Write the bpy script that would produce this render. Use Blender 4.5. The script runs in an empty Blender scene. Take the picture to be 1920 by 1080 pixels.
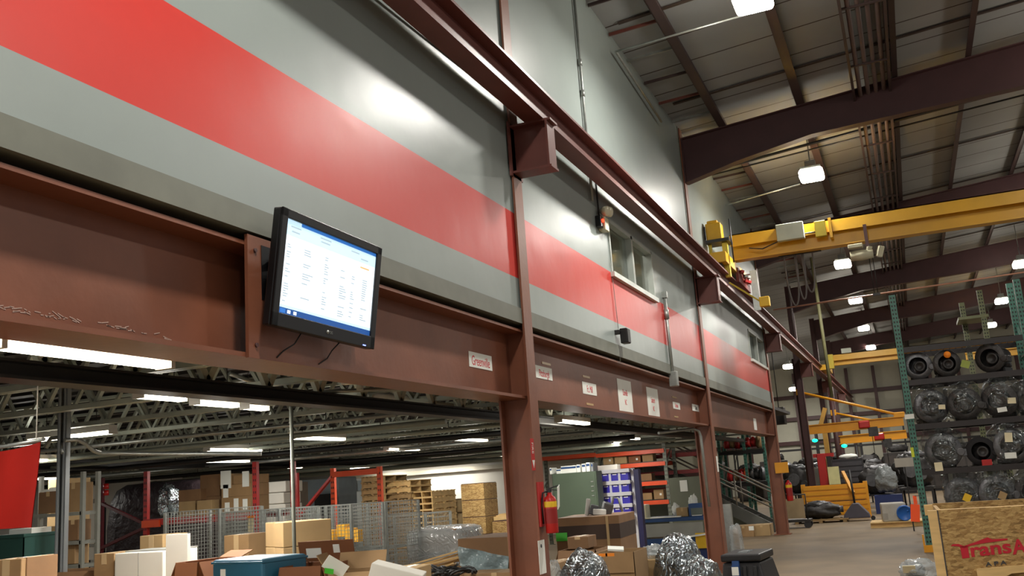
import bpy, math, random
from mathutils import Vector, Matrix, Euler, noise
random.seed(7)
PI = math.pi
S = bpy.context.scene
COL = S.collection

# ------------------------------------------------------------------ camera
YAW, PIT, ROL, FPX, EYE = -0.378245479, 0.20181035, -0.0702825, 1797.58, 1.65
_f = Vector((math.sin(YAW)*math.cos(PIT), math.cos(YAW)*math.cos(PIT), math.sin(PIT)))
_r = Vector((math.cos(YAW), -math.sin(YAW), 0)); _u = _r.cross(_f)
_c, _s = math.cos(ROL), math.sin(ROL)
CR, CU = _c*_r+_s*_u, -_s*_r+_c*_u
cam = bpy.data.cameras.new('camera'); camo = bpy.data.objects.new('camera', cam); COL.objects.link(camo)
cam.sensor_width = 36; cam.lens = FPX/1920*36; cam.clip_start = .05; cam.clip_end = 300
m = Matrix((CR, CU, -_f)).transposed().to_4x4(); m.translation = (0, 0, EYE); camo.matrix_world = m
S.camera = camo

def at(px, py, x=None, y=None, z=None):
    """the point of the hall on the plane x=, y= or z= along the sight line through a spot of the photograph"""
    v = CR*((px-960)/FPX) - CU*((py-540)/FPX) + _f
    o = Vector((0, 0, EYE))
    t = x/v.x if x is not None else y/v.y if y is not None else (z-EYE)/v.z
    return o + v*t

# ------------------------------------------------------------------ world, exposure, light
S.view_settings.view_transform = 'Standard'; S.view_settings.look = 'None'
S.view_settings.exposure = 0.5; S.view_settings.gamma = 1; S.view_settings.use_curve_mapping = False
W = bpy.data.worlds.new('hall_ambient'); S.world = W; W.use_nodes = True
W.node_tree.nodes['Background'].inputs[0].default_value = (1.0, .97, .94, 1)
W.node_tree.nodes['Background'].inputs[1].default_value = 0.26
def area(name, loc, sx, sy, energy, color=(1, .97, .91), rot=(0, 0, 0), spread=PI):
    l = bpy.data.lights.new(name, 'AREA'); l.shape = 'RECTANGLE'; l.size = sx; l.size_y = sy
    l.energy = energy; l.color = color; l.spread = spread
    o = bpy.data.objects.new(name, l); o.location = loc; o.rotation_euler = rot; COL.objects.link(o); return o
def bulb(name, loc, energy, color=(1, .97, .9), size=.12):
    l = bpy.data.lights.new(name, 'POINT'); l.energy = energy; l.color = color; l.shadow_soft_size = size
    o = bpy.data.objects.new(name, l); o.location = loc; COL.objects.link(o); return o
HIGHBAY_W, TUBE_W = 160, 18
HIGHBAYS = [(-1.0, 2.6), (-1.0, 10.8), (-1.05, 18.5), (-1.08, 27.8), (-1.1, 34.6), (-1.18, 42.4), (-1.2, 50.2),
            (3.75, -3.0), (3.75, 7.0), (3.75, 15.0), (3.75, 23.5), (3.75, 31.7), (3.79, 39.2), (-4.75, 45.6), (-5.6, 55.0)]

# ------------------------------------------------------------------ materials
def lin(h):
    h = h.lstrip('#'); o = []
    for i in (0, 2, 4):
        v = int(h[i:i+2], 16)/255
        o.append(v/12.92 if v <= .04045 else ((v+.055)/1.055)**2.4)
    return (*o, 1)
MAT = {}
def mat(name, hexc, rough=.6, metal=0, var=.12, scale=3, bump=0, bscale=40, alpha=1, coat=0, stretch=(1, 1, 1), spec=.5):
    if name in MAT: return MAT[name]
    M = bpy.data.materials.new(name); M.use_nodes = True; nt = M.node_tree; N = nt.nodes; L = nt.links
    b = N['Principled BSDF']; c = lin(hexc)
    b.inputs['Roughness'].default_value = rough; b.inputs['Metallic'].default_value = metal
    b.inputs['Specular IOR Level'].default_value = spec
    if coat: b.inputs['Coat Weight'].default_value = coat; b.inputs['Coat Roughness'].default_value = .12
    if alpha < 1: b.inputs['Alpha'].default_value = alpha
    tc = N.new('ShaderNodeTexCoord'); mp = N.new('ShaderNodeMapping'); mp.inputs['Scale'].default_value = stretch
    L.new(tc.outputs['Object'], mp.inputs[0])
    n = N.new('ShaderNodeTexNoise'); n.inputs['Scale'].default_value = scale; n.inputs['Detail'].default_value = 5
    L.new(mp.outputs[0], n.inputs['Vector'])
    r = N.new('ShaderNodeValToRGB')
    r.color_ramp.elements[0].position = .3; r.color_ramp.elements[1].position = .7
    r.color_ramp.elements[0].color = tuple(max(0, v*(1-var)) for v in c[:3])+(1,)
    r.color_ramp.elements[1].color = tuple(min(1, v*(1+var)) for v in c[:3])+(1,)
    L.new(n.outputs[0], r.inputs[0]); L.new(r.outputs[0], b.inputs['Base Color'])
    if bump:
        n2 = N.new('ShaderNodeTexNoise'); n2.inputs['Scale'].default_value = bscale; n2.inputs['Detail'].default_value = 3
        L.new(mp.outputs[0], n2.inputs['Vector'])
        bp = N.new('ShaderNodeBump'); bp.inputs['Strength'].default_value = bump; bp.inputs['Distance'].default_value = .03 if bscale > 8 else .12
        L.new(n2.outputs[0], bp.inputs['Height']); L.new(bp.outputs[0], b.inputs['Normal'])
    MAT[name] = M; return M
def glow(name, hexc, strength):
    if name in MAT: return MAT[name]
    M = bpy.data.materials.new(name); M.use_nodes = True; b = M.node_tree.nodes['Principled BSDF']
    c = lin(hexc); b.inputs['Base Color'].default_value = c
    b.inputs['Emission Color'].default_value = c; b.inputs['Emission Strength'].default_value = strength
    MAT[name] = M; return M

# painted wall: grey panels with one red band
def wall_paint():
    M = mat('wall_paint', '#8f9894', rough=.36, var=.05, scale=1.2, bump=.05, bscale=2.2)
    nt = M.node_tree; N = nt.nodes; L = nt.links; b = N['Principled BSDF']
    old = b.inputs['Base Color'].links[0].from_socket
    g = N.new('ShaderNodeNewGeometry'); sp = N.new('ShaderNodeSeparateXYZ'); L.new(g.outputs['Position'], sp.inputs[0])
    a = N.new('ShaderNodeMath'); a.operation = 'GREATER_THAN'; a.inputs[1].default_value = 3.485; L.new(sp.outputs[2], a.inputs[0])
    c = N.new('ShaderNodeMath'); c.operation = 'LESS_THAN'; c.inputs[1].default_value = 4.105; L.new(sp.outputs[2], c.inputs[0])
    d = N.new('ShaderNodeMath'); d.operation = 'MULTIPLY'; L.new(a.outputs[0], d.inputs[0]); L.new(c.outputs[0], d.inputs[1])
    mx = N.new('ShaderNodeMix'); mx.data_type = 'RGBA'; L.new(d.outputs[0], mx.inputs[0]); L.new(old, mx.inputs[6])
    mx.inputs[7].default_value = lin('#c8372f'); L.new(mx.outputs[2], b.inputs['Base Color'])
    return M
def osb():
    M = mat('osb', '#b08a4a', rough=.75, var=.0, bump=.25, bscale=60)
    nt = M.node_tree; N = nt.nodes; L = nt.links; b = N['Principled BSDF']
    tc = N.new('ShaderNodeTexCoord'); mp = N.new('ShaderNodeMapping'); mp.inputs['Scale'].default_value = (1, 1, 2.6)
    mp.inputs['Rotation'].default_value = (.2, .35, .2)
    L.new(tc.outputs['Object'], mp.inputs[0])
    v = N.new('ShaderNodeTexVoronoi'); v.inputs['Scale'].default_value = 34; L.new(mp.outputs[0], v.inputs['Vector'])
    sp = N.new('ShaderNodeSeparateColor'); L.new(v.outputs['Color'], sp.inputs[0])
    n = N.new('ShaderNodeTexNoise'); n.inputs['Scale'].default_value = 9; n.inputs['Detail'].default_value = 8; L.new(mp.outputs[0], n.inputs['Vector'])
    mx = N.new('ShaderNodeMath'); mx.operation = 'MULTIPLY_ADD'; mx.inputs[1].default_value = .45; L.new(sp.outputs[0], mx.inputs[0])
    m2 = N.new('ShaderNodeMath'); m2.operation = 'MULTIPLY'; m2.inputs[1].default_value = .6; L.new(n.outputs[0], m2.inputs[0]); L.new(m2.outputs[0], mx.inputs[2])
    r = N.new('ShaderNodeValToRGB'); e = r.color_ramp.elements
    e[0].position = .2; e[0].color = lin('#6b5128'); e[1].position = .75; e[1].color = lin('#b5965e')
    k = e.new(.42); k.color = lin('#977543')
    L.new(mx.outputs[0], r.inputs[0]); L.new(r.outputs[0], b.inputs['Base Color'])
    return M
def roof_mat():
    M = mat('roof_insulation', '#8f9293', rough=.7, var=.1, scale=.7)
    nt = M.node_tree; N = nt.nodes; L = nt.links; b = N['Principled BSDF']
    old = b.inputs['Base Color'].links[0].from_socket
    g = N.new('ShaderNodeNewGeometry'); sp = N.new('ShaderNodeSeparateXYZ'); L.new(g.outputs['Position'], sp.inputs[0])
    a = N.new('ShaderNodeMath'); a.operation = 'PINGPONG'; a.inputs[1].default_value = .46; L.new(sp.outputs[1], a.inputs[0])
    c = N.new('ShaderNodeMath'); c.operation = 'LESS_THAN'; c.inputs[1].default_value = .016; L.new(a.outputs[0], c.inputs[0])
    mx = N.new('ShaderNodeMix'); mx.data_type = 'RGBA'; L.new(c.outputs[0], mx.inputs[0]); L.new(old, mx.inputs[6])
    mx.inputs[7].default_value = lin('#3a302a'); L.new(mx.outputs[2], b.inputs['Base Color'])
    return M
WALL = wall_paint(); OSB = osb(); ROOF = roof_mat()
FLOOR = mat('concrete_floor', '#75634a', rough=.7, var=.22, scale=.9, bump=.02, bscale=8)
BROWN = mat('brown_steel', '#7c4b36', rough=.42, var=.14, scale=2.5, bump=.04, bscale=20)
BROWN2 = mat('dark_brown_steel', '#4a2c2b', rough=.5, var=.12, scale=2)
RAIL = mat('crane_beam_red_brown', '#6a3a32', rough=.45, var=.12, scale=3)
RAFT = mat('rafter_maroon', '#43282a', rough=.6, var=.1)
PURL = mat('purlin_brown', '#3f2f2e', rough=.6, var=.1)
CHAN = mat('grey_green_channel', '#6f7166', rough=.55, var=.12, scale=4)
GALV = mat('galvanised', '#9a9d98', rough=.38, metal=.6, var=.12, scale=12)
JOIST = mat('joist_grey', '#9aa093', rough=.45, metal=.2, var=.12)
DKSTL = mat('dark_steel', '#1e1c1b', rough=.5, var=.2)
DECK = mat('steel_deck', '#2b2928', rough=.6, var=.2)
WHITE = mat('white_paint', '#d8d6ce', rough=.6, var=.04)
PAPER = mat('white_paper', '#e6e8e0', rough=.7, var=.03)
BLACK = mat('black_plastic', '#101012', rough=.35, var=.1)
BLKRUB = mat('black_case_plastic', '#1d1d1f', rough=.5, var=.15, bump=.1)
CARD = mat('cardboard', '#957650', rough=.8, var=.1, scale=5)
CARD2 = mat('cardboard_dark', '#7c5c3d', rough=.8, var=.1, scale=5)
CARD3 = mat('cardboard_light', '#a68a60', rough=.8, var=.08, scale=5)
CARDW = mat('cardboard_white', '#c9c5ba', rough=.7, var=.04)
CARDO = mat('cardboard_red_brown', '#7b4c2c', rough=.8, var=.1)
TAPE = mat('packing_tape', '#c0a47a', rough=.25, var=.05)
WOOD = mat('pale_pine', '#d0ae74', rough=.7, var=.15, scale=6, stretch=(1, 1, 6))
WOODG = mat('weathered_wood', '#93774e', rough=.8, var=.2, scale=6)
RED = mat('red_paint', '#b01f1c', rough=.35, var=.08)
REDR = mat('red_rack', '#a32420', rough=.45, var=.12)
ORG = mat('orange_rack', '#d24a1e', rough=.45, var=.08)
GRN = mat('green_rack', '#3f7263', rough=.45, var=.12)
OLV = mat('olive_rack', '#6b7050', rough=.5, var=.12)
GCAB = mat('green_cabinet', '#4b5947', rough=.5, var=.05)
GPAN = mat('grey_green_panel', '#6b6f5e', rough=.6, var=.06)
YEL = mat('crane_yellow', '#d6a21c', rough=.4, var=.08, scale=2)
YELB = mat('safety_yellow', '#d8941a', rough=.45, var=.06)
YELS = mat('sign_yellow', '#e0b520', rough=.5, var=.04)
BLUEB = mat('bench_blue', '#22477a', rough=.45, var=.1)
PURP = mat('bin_blue', '#3c34b0', rough=.4, var=.1)
TEAL = mat('teal_plastic', '#2a6078', rough=.4, var=.08)
TEALG = mat('teal_green_plastic', '#274f48', rough=.5, var=.1)
BLUED = mat('drum_blue', '#1c5aa8', rough=.4, var=.06)
ORT = mat('orange_tag', '#ff5a22', rough=.6, var=.03)
ORL = mat('orange_label', '#f28a1c', rough=.6, var=.03)
GRT = mat('green_tape', '#3fb52f', rough=.5, var=.03)
IRON = mat('cast_iron', '#403e3d', rough=.5, metal=.5, var=.3, scale=8, bump=.25, bscale=30)
IRONL = mat('cast_aluminium', '#626264', rough=.4, metal=.6, var=.2, scale=8, bump=.2, bscale=30)
def film(name, hexc, alpha, scale=7, rough=.07, dist=.05, metal=0):
    M = mat(name, hexc, rough=rough, metal=metal, var=.12, scale=3, alpha=alpha, spec=1); nt = M.node_tree; N = nt.nodes; L = nt.links
    tc = N.new('ShaderNodeTexCoord'); n = N.new('ShaderNodeTexNoise'); n.inputs['Scale'].default_value = scale; n.inputs['Detail'].default_value = 1.2
    n.inputs['Distortion'].default_value = 1.6; L.new(tc.outputs['Object'], n.inputs['Vector'])
    w = N.new('ShaderNodeMath'); w.operation = 'PINGPONG'; w.inputs[1].default_value = .13; L.new(n.outputs[0], w.inputs[0])
    bp = N.new('ShaderNodeBump'); bp.inputs['Strength'].default_value = 1; bp.inputs['Distance'].default_value = dist
    L.new(w.outputs[0], bp.inputs['Height']); L.new(bp.outputs[0], N['Principled BSDF'].inputs['Normal'])
    return M
FILM = film('plastic_film', '#8b9090', .4, 6, .16, .08, .75)
FILMH = film('grey_bag_film', '#9aa2a5', .72, 6, .2, .1, .9)
FILMT = film('thick_plastic_film', '#b9c0c1', .5, 5)
FABR = mat('red_cloth', '#7e150e', rough=.9, var=.06, spec=.1)
TXTR = mat('red_ink', '#c4303a', rough=.7, var=.02)
TXTL = mat('logo_red', '#b5182a', rough=.7, var=.05)
TXTK = mat('black_ink', '#3a3a3c', rough=.7, var=.02)
GLASS = mat('window_glass', '#59615a', rough=.06, var=.02, alpha=.35, spec=.7)
TUBE = glow('lit_tube', '#fff6e0', 7)
LENS = glow('lit_lens', '#fff4e2', 30)
LED = glow('red_led', '#ff3018', 4)
GLED = glow('green_led', '#10f0a0', 3)

# ------------------------------------------------------------------ mesh builder
class MB:
    def __init__(s): s.v = []; s.f = []; s.mi = []; s.sm = []; s.m = 0; s.smooth = False
    def add(s, vs, fs, mtx=None):
        b = len(s.v)
        for p in vs:
            p = Vector(p); s.v.append(mtx @ p if mtx else p)
        for f in fs: s.f.append([b+i for i in f]); s.mi.append(s.m); s.sm.append(s.smooth)
        return s
    def box(s, c, d, rot=None):
        x, y, z = d[0]/2, d[1]/2, d[2]/2
        vs = [(-x,-y,-z),(x,-y,-z),(x,y,-z),(-x,y,-z),(-x,-y,z),(x,-y,z),(x,y,z),(-x,y,z)]
        fs = [(0,3,2,1),(4,5,6,7),(0,1,5,4),(1,2,6,5),(2,3,7,6),(3,0,4,7)]
        M = Matrix.Translation(c)
        if rot is not None: M = M @ Euler(rot).to_matrix().to_4x4()
        return s.add(vs, fs, M)
    def bb(s, x0, x1, y0, y1, z0, z1):
        return s.box(((x0+x1)/2, (y0+y1)/2, (z0+z1)/2), (abs(x1-x0), abs(y1-y0), abs(z1-z0)))
    def bar(s, a, b, w, h=None, up=(0, 0, 1)):
        a, b = Vector(a), Vector(b); h = h or w; d = (b-a); L = d.length; d.normalize()
        u = Vector(up)
        if abs(d.dot(u)) > .98: u = Vector((1, 0, 0))
        x = d.cross(u).normalized(); z = x.cross(d)
        M = Matrix((x, d, z)).transposed().to_4x4(); M.translation = (a+b)/2
        X, Y, Z = w/2, L/2, h/2
        vs = [(-X,-Y,-Z),(X,-Y,-Z),(X,Y,-Z),(-X,Y,-Z),(-X,-Y,Z),(X,-Y,Z),(X,Y,Z),(-X,Y,Z)]
        return s.add(vs, [(0,3,2,1),(4,5,6,7),(0,1,5,4),(1,2,6,5),(2,3,7,6),(3,0,4,7)], M)
    def tube(s, pts, r, n=8, cap=True):
        pts = [Vector(p) for p in pts]; b = len(s.v); sm = s.smooth
        prev = None
        for i, p in enumerate(pts):
            d = (pts[min(i+1, len(pts)-1)]-pts[max(i-1, 0)]).normalized()
            if prev is None:
                u = Vector((0, 0, 1)) if abs(d.z) < .9 else Vector((1, 0, 0))
                x = d.cross(u).normalized()
            else:
                x = (prev - d*prev.dot(d)).normalized()
            prev = x; y = d.cross(x); rr = r[i] if isinstance(r, (list, tuple)) else r
            for k in range(n):
                a = 2*PI*k/n; s.v.append(p+(x*math.cos(a)+y*math.sin(a))*rr)
        for i in range(len(pts)-1):
            for k in range(n):
                s.f.append([b+i*n+k, b+i*n+(k+1) % n, b+(i+1)*n+(k+1) % n, b+(i+1)*n+k]); s.mi.append(s.m); s.sm.append(True)
        if cap:
            s.f.append([b+k for k in range(n)][::-1]); s.mi.append(s.m); s.sm.append(False)
            e = b+(len(pts)-1)*n; s.f.append([e+k for k in range(n)]); s.mi.append(s.m); s.sm.append(False)
        return s
    def cyl(s, a, b, r, n=16, r2=None): return s.tube([a, b], [r, r if r2 is None else r2], n)
    def lathe(s, prof, o, axis, n=24):
        """prof: (radius, distance along axis) pairs"""
        o = Vector(o); d = Vector(axis).normalized(); u = Vector((0, 0, 1)) if abs(d.z) < .9 else Vector((1, 0, 0))
        x = d.cross(u).normalized(); y = d.cross(x); b = len(s.v)
        for r, t in prof:
            for k in range(n):
                a = 2*PI*k/n; s.v.append(o+d*t+(x*math.cos(a)+y*math.sin(a))*max(r, .0005))
        for i in range(len(prof)-1):
            for k in range(n):
                s.f.append([b+i*n+k, b+(i+1)*n+k, b+(i+1)*n+(k+1) % n, b+i*n+(k+1) % n]); s.mi.append(s.m); s.sm.append(True)
        return s
    def prism(s, poly, mtx, d):
        """polygon in local xy extruded along local z by d"""
        n = len(poly); vs = [(p[0], p[1], 0) for p in poly]+[(p[0], p[1], d) for p in poly]
        fs = [list(range(n))[::-1], [n+i for i in range(n)]]+[[i, (i+1) % n, n+(i+1) % n, n+i] for i in range(n)]
        return s.add(vs, fs, mtx)
    def blob(s, c, d, seed=0, amp=.12, freq=2.2, nu=28, nv=18, flat=0, p=2.0):
        """a lumpy rounded body; p>2 squarer"""
        c = Vector(c); b = len(s.v); off = Vector((seed*7.31, seed*3.7, seed*1.9))
        for j in range(nv+1):
            t = PI*j/nv
            for i in range(nu):
                a = 2*PI*i/nu
                n0 = Vector((math.sin(t)*math.cos(a), math.sin(t)*math.sin(a), math.cos(t)))
                q = (abs(n0.x)**p+abs(n0.y)**p+abs(n0.z)**p)**(-1/p)
                k = q*(1+amp*noise.noise(n0*freq+off)+amp*.55*noise.noise(n0*freq*2.7+off)+amp*.3*noise.noise(n0*freq*6+off))
                P = Vector((n0.x*d[0]/2*k, n0.y*d[1]/2*k, n0.z*d[2]/2*k))
                if flat and P.z < -d[2]/2*flat: P.z = -d[2]/2*flat
                s.v.append(c+P)
        for j in range(nv):
            for i in range(nu):
                s.f.append([b+j*nu+i, b+(j+1)*nu+i, b+(j+1)*nu+(i+1) % nu, b+j*nu+(i+1) % nu]); s.mi.append(s.m); s.sm.append(True)
        return s
    def build(s, name, mats, parent=None, loc=None, rotz=0, bevel=0, seg=2):
        me = bpy.data.meshes.new(name); me.from_pydata([tuple(v) for v in s.v], [], s.f)
        for M in (mats if isinstance(mats, (list, tuple)) else [mats]): me.materials.append(M)
        me.polygons.foreach_set('material_index', s.mi); me.polygons.foreach_set('use_smooth', s.sm)
        me.validate(); me.update()
        o = bpy.data.objects.new(name, me); COL.objects.link(o)
        if parent: o.parent = parent
        if loc is not None: o.location = loc
        o.rotation_euler.z = rotz
        if bevel:
            b = o.modifiers.new('bevel', 'BEVEL'); b.width = bevel; b.segments = seg; b.limit_method = 'ANGLE'
        return o
def tag(o, label, cat, group=None, kind=None):
    o['label'] = label; o['category'] = cat
    if group: o['group'] = group
    if kind: o['kind'] = kind
    return o
def thing(name, label, cat, loc=(0, 0, 0), rotz=0, group=None, kind='thing'):
    o = bpy.data.objects.new(name, None); o.empty_display_size = .1; COL.objects.link(o)
    o.location = loc; o.rotation_euler.z = rotz
    return tag(o, label, cat, group, kind)
def struct(name, mb, M, **k):
    o = mb.build(name, M, **k); o['kind'] = 'structure'; return o
def dup(root, loc, rotz=0, label=None, group=None, scale=None):
    r = root.copy(); COL.objects.link(r); r.location = loc; r.rotation_euler.z = rotz
    if label: r['label'] = label
    if group: r['group'] = group
    if scale: r.scale = scale
    for ch in list(root.children):
        c = ch.copy(); COL.objects.link(c); c.parent = r
        for g in list(ch.children):
            d = g.copy(); COL.objects.link(d); d.parent = c
    return r
def text_mesh(name, body, size, M, parent, mtx, extrude=.0008, sx=1, bold=0, shear=0):
    cu = bpy.data.curves.new(name+'_c', 'FONT'); cu.body = body; cu.size = size; cu.extrude = extrude
    cu.align_x = 'CENTER'; cu.align_y = 'CENTER'; cu.offset = bold; cu.shear = shear
    t = bpy.data.objects.new('t', cu); COL.objects.link(t)
    dg = bpy.context.evaluated_depsgraph_get(); me = bpy.data.meshes.new_from_object(t.evaluated_get(dg))
    bpy.data.objects.remove(t); me.name = name
    me.transform(mtx @ Matrix.Diagonal((sx, 1, 1, 1))); me.materials.clear(); me.materials.append(M)
    o = bpy.data.objects.new(name, me); COL.objects.link(o)
    if parent: o.parent = parent
    return o
# text facing +x (reads along +y), text facing -y (reads along +x)
FX = Matrix(((0, 0, 1, 0), (1, 0, 0, 0), (0, 1, 0, 0), (0, 0, 0, 1)))
FY = Matrix(((1, 0, 0, 0), (0, 0, -1, 0), (0, 1, 0, 0), (0, 0, 0, 1)))
T = Matrix.Translation

def text_fit(name, body, M, parent, u0, u1, v0, v1, base=None, bold=0, slope=0, y=-.0015):
    """lettering on a face looking along -y, filling u0..u1 across and v0..v1 in height"""
    o = text_mesh(name, body, 1, M, parent, Matrix.Identity(4), .0008, bold=bold); me = o.data
    xs = [v.co.x for v in me.vertices]; ys = [v.co.y for v in me.vertices]
    kx = (u1-u0)/(max(xs)-min(xs)); ky = (v1-v0)/(max(ys)-min(ys)); cx = (max(xs)+min(xs))/2; cy = (max(ys)+min(ys))/2
    for v in me.vertices:
        x, z = (v.co.x-cx)*kx, (v.co.y-cy)*ky; d = v.co.z
        v.co = ((u0+u1)/2+x, y-d, (v0+v1)/2+z+x*math.tan(slope))
    return o
# ================================================================== the setting
XW = -3.1
C1, C2, C3 = 8.05, 16.45, 24.9
DECKZ = 3.12
struct('floor', MB().bb(-26, 14, -8, 62, -.2, 0), FLOOR)
# striped wall with its two window openings
w = MB()
W1 = (11.12, 13.30, 4.10, 4.80); W2 = (22.15, 24.62, 4.06, 4.76)
ZB, ZT = 3.2, 7.86
def wseg(y0, y1, z0, z1): w.bb(XW-.12, XW, y0, y1, z0, z1)
wseg(-8, 25.0, ZB, 4.06); wseg(-8, 25.0, 4.80, ZT)
wseg(-8, W1[0], 4.06, 4.80); wseg(W1[1], W2[0], 4.06, 4.80); wseg(W2[1], 25.0, 4.06, 4.80)
wseg(W1[0], W1[1], 4.06, W1[2]); wseg(W2[0], W2[1], W2[3], 4.80)
struct('wall_left', w, WALL)
struct('wall_end', MB().bb(-9, XW-.12, 24.88, 25.0, ZB, ZT), WALL)
# mezzanine deck and under-deck walls
d = MB().bb(-24, XW-.12, -8, 25.85, DECKZ, 3.2).bb(-24, XW-.12, 27.1, 29.8, DECKZ, 3.2).bb(-24, -9.6, 25.85, 27.1, DECKZ, 3.2).bb(-5.6, XW-.12, 25.85, 27.1, DECKZ, 3.2)
for i in range(76): d.bb(-24, -3.5, -7.9+i*.44, -7.78+i*.44, DECKZ-.035, DECKZ)
struct('ceiling_mezzanine', d, DECK)
struct('wall_rear', MB().bb(-24, -7.4, 29.8, 29.95, 0, DECKZ), mat('under_deck_wall', '#c2beb4', rough=.7, var=.03))
struct('wall_west', MB().bb(-24.1, -24, -8, 29.8, 0, DECKZ), mat('under_deck_wall', '#c2beb4'))
struct('trim_1', MB().bb(-24, -7.4, 29.55, 29.8, 2.2, 2.34), mat('pale_trim', '#a9a392', rough=.6))
# closure channel under the wall
struct('trim_2', MB().bb(XW-.16, XW+.02, -8, 25.0, 3.06, 3.2), CHAN)
struct('trim_3', MB().bb(XW-.14, XW+.012, 24.93, 25.03, 3.2, ZT), CHAN)
# narrow cover strips over the panel joints of the upper wall
struct('trim_4', MB().bb(XW, XW+.012, 16.30, 16.335, 5.3, 7.8), CHAN)
# roof: single slope rising to the right, over purlins
SL = .085
def roofz(x): return 7.72+SL*(x-XW)
rf = MB(); x0, x1 = -14, 14
rf.add([(x0, -8, roofz(x0)), (x1, -8, roofz(x1)), (x1, 62, roofz(x1)), (x0, 62, roofz(x0)),
        (x0, -8, roofz(x0)+.12), (x1, -8, roofz(x1)+.12), (x1, 62, roofz(x1)+.12), (x0, 62, roofz(x0)+.12)],
       [(0, 3, 2, 1), (4, 5, 6, 7), (0, 1, 5, 4), (1, 2, 6, 5), (2, 3, 7, 6), (3, 0, 4, 7)])
struct('ceiling', rf, ROOF)
struct('wall_back', MB().bb(-14, 14, 60.0, 60.15, 0, 9.2), mat('back_panel', '#b9b6a4', rough=.6, var=.04))
struct('wall_west_high', MB().bb(-14.1, -14, 29.95, 60, 0, 7), mat('back_panel', '#b9b6a4'))

# girts and posts of the back wall
def simple(name, mb, M, label, cat, group=None, bevel=0, loc=None, rotz=0, kind='thing'):
    o = mb.build(name, M, bevel=bevel, loc=loc, rotz=rotz); return tag(o, label, cat, group, kind)
for i, z in enumerate((1.5, 2.9, 4.3, 5.6)):
    simple('wall_girt', MB().bb(-14, 14, 59.78, 60.0, z-.11, z+.11), BROWN2,
           ['lowest', 'second lowest', 'second highest', 'highest'][i]+' dark horizontal girt across the pale far wall', 'girt', 'girts of the far wall')
for i in range(14):
    simple('wall_post', MB().bb(-12+i*1.5-.09, -12+i*1.5+.09, 59.6, 59.78, 0, 7), BROWN2,
           'dark vertical post against the pale panels of the far wall', 'post', 'posts of the far wall')

# windows
def window(n, Wn, panes):
    y0, y1, z0, z1 = Wn; t = .045
    fr = MB(); xf = XW+.015
    fr.bb(XW-.11, xf, y0, y1, z1-t, z1); fr.bb(XW-.11, xf, y0, y0+t, z0, z1); fr.bb(XW-.11, xf, y1-t, y1, z0, z1)
    for k in range(1, panes):
        ym = y0+(y1-y0)*k/panes; fr.bb(XW-.11, xf, ym-.04, ym+.04, z0, z1)
    fo = struct('window_%d' % n, fr, mat('window_frame', '#aab0a9', rough=.4, metal=.3))
    sl = MB().bb(XW-.11, XW+.05, y0-.03, y1+.03, z0-.05, z0+.012); o = sl.build('window_sill', mat('sill_white', '#cfd6cf', rough=.4), fo); o['kind'] = 'structure'
    g = MB()
    for k in range(panes): g.bb(XW-.07, XW-.064, y0+(y1-y0)*k/panes+.04, y0+(y1-y0)*(k+1)/panes-.04, z0+.01, z1-t)
    o = g.build('window_pane', GLASS, fo); o['kind'] = 'structure'
    return fo
window(1, W1, 2); window(2, W2, 2)
# office behind the windows
struct('wall_office', MB().bb(-5.6, -5.5, -8, 24.88, 3.2, 5.6), mat('office_wall', '#8b8c78', rough=.8))
struct('ceiling_office', MB().bb(-5.5, XW-.12, -8, 24.88, 5.5, 5.6), mat('office_wall', '#8b8c78'))
struct('floor_office', MB().bb(-5.5, XW-.12, -8, 24.88, 3.2, 3.22), mat('office_carpet', '#4c4a44', rough=.9))
struct('wall_office_partition', MB().bb(-5.5, XW-.125, 14.6, 14.7, 3.22, 5.5), mat('office_wall', '#8b8c78'))
area('office_light', (-4.4, 12.2, 5.45), 1.2, .3, 55, (1, .95, .85))
area('far_office_light', (-4.4, 23, 5.45), 1.2, .3, 14, (1, .95, .88))
t = thing('office_cabinet', 'pale olive office cabinet behind the left pane of the first window', 'cabinet', (-3.75, 12.1, 3.22))
MB().bb(-.22, .22, -.28, .28, 0, 1.5).build('body', mat('pale_olive', '#a3a78c', rough=.6), t, bevel=.01)
MB().bb(.22, .235, -.26, .26, .04, 1.46).build('door', mat('pale_olive', '#a3a78c'), t)
t = thing('office_chair', 'tan backed office chair inside the right pane of the first window', 'chair', (-3.7, 13.0, 3.22))
MB().blob((0, 0, .95), (.18, .55, .75), 3, .05, p=3).build('backrest', mat('tan_fabric', '#a8854e', rough=.8), t)
MB().bb(-.45, .05, -.26, .26, .42, .52).build('seat', mat('tan_fabric', '#a8854e'), t, bevel=.03)
MB().cyl((-.2, 0, .06), (-.2, 0, .44), .03).box((-.2, 0, .03), (.5, .06, .06)).box((-.2, 0, .03), (.06, .5, .06)).build('base', BLACK, t)
t = thing('office_blind', 'grey vertical blind hanging inside the far window', 'blind', (-3.26, 23.3, 3.98))
b = MB()
for i in range(16): b.box((0, -1.0+i*.13, .42), (.012, .1, .8), (0, 0, .35))
b.build('slats', mat('blind_grey', '#7c8a86', rough=.6), t); MB().bb(-.03, .03, -1.15, 1.1, .82, .86).build('headrail', GALV, t)

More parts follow.
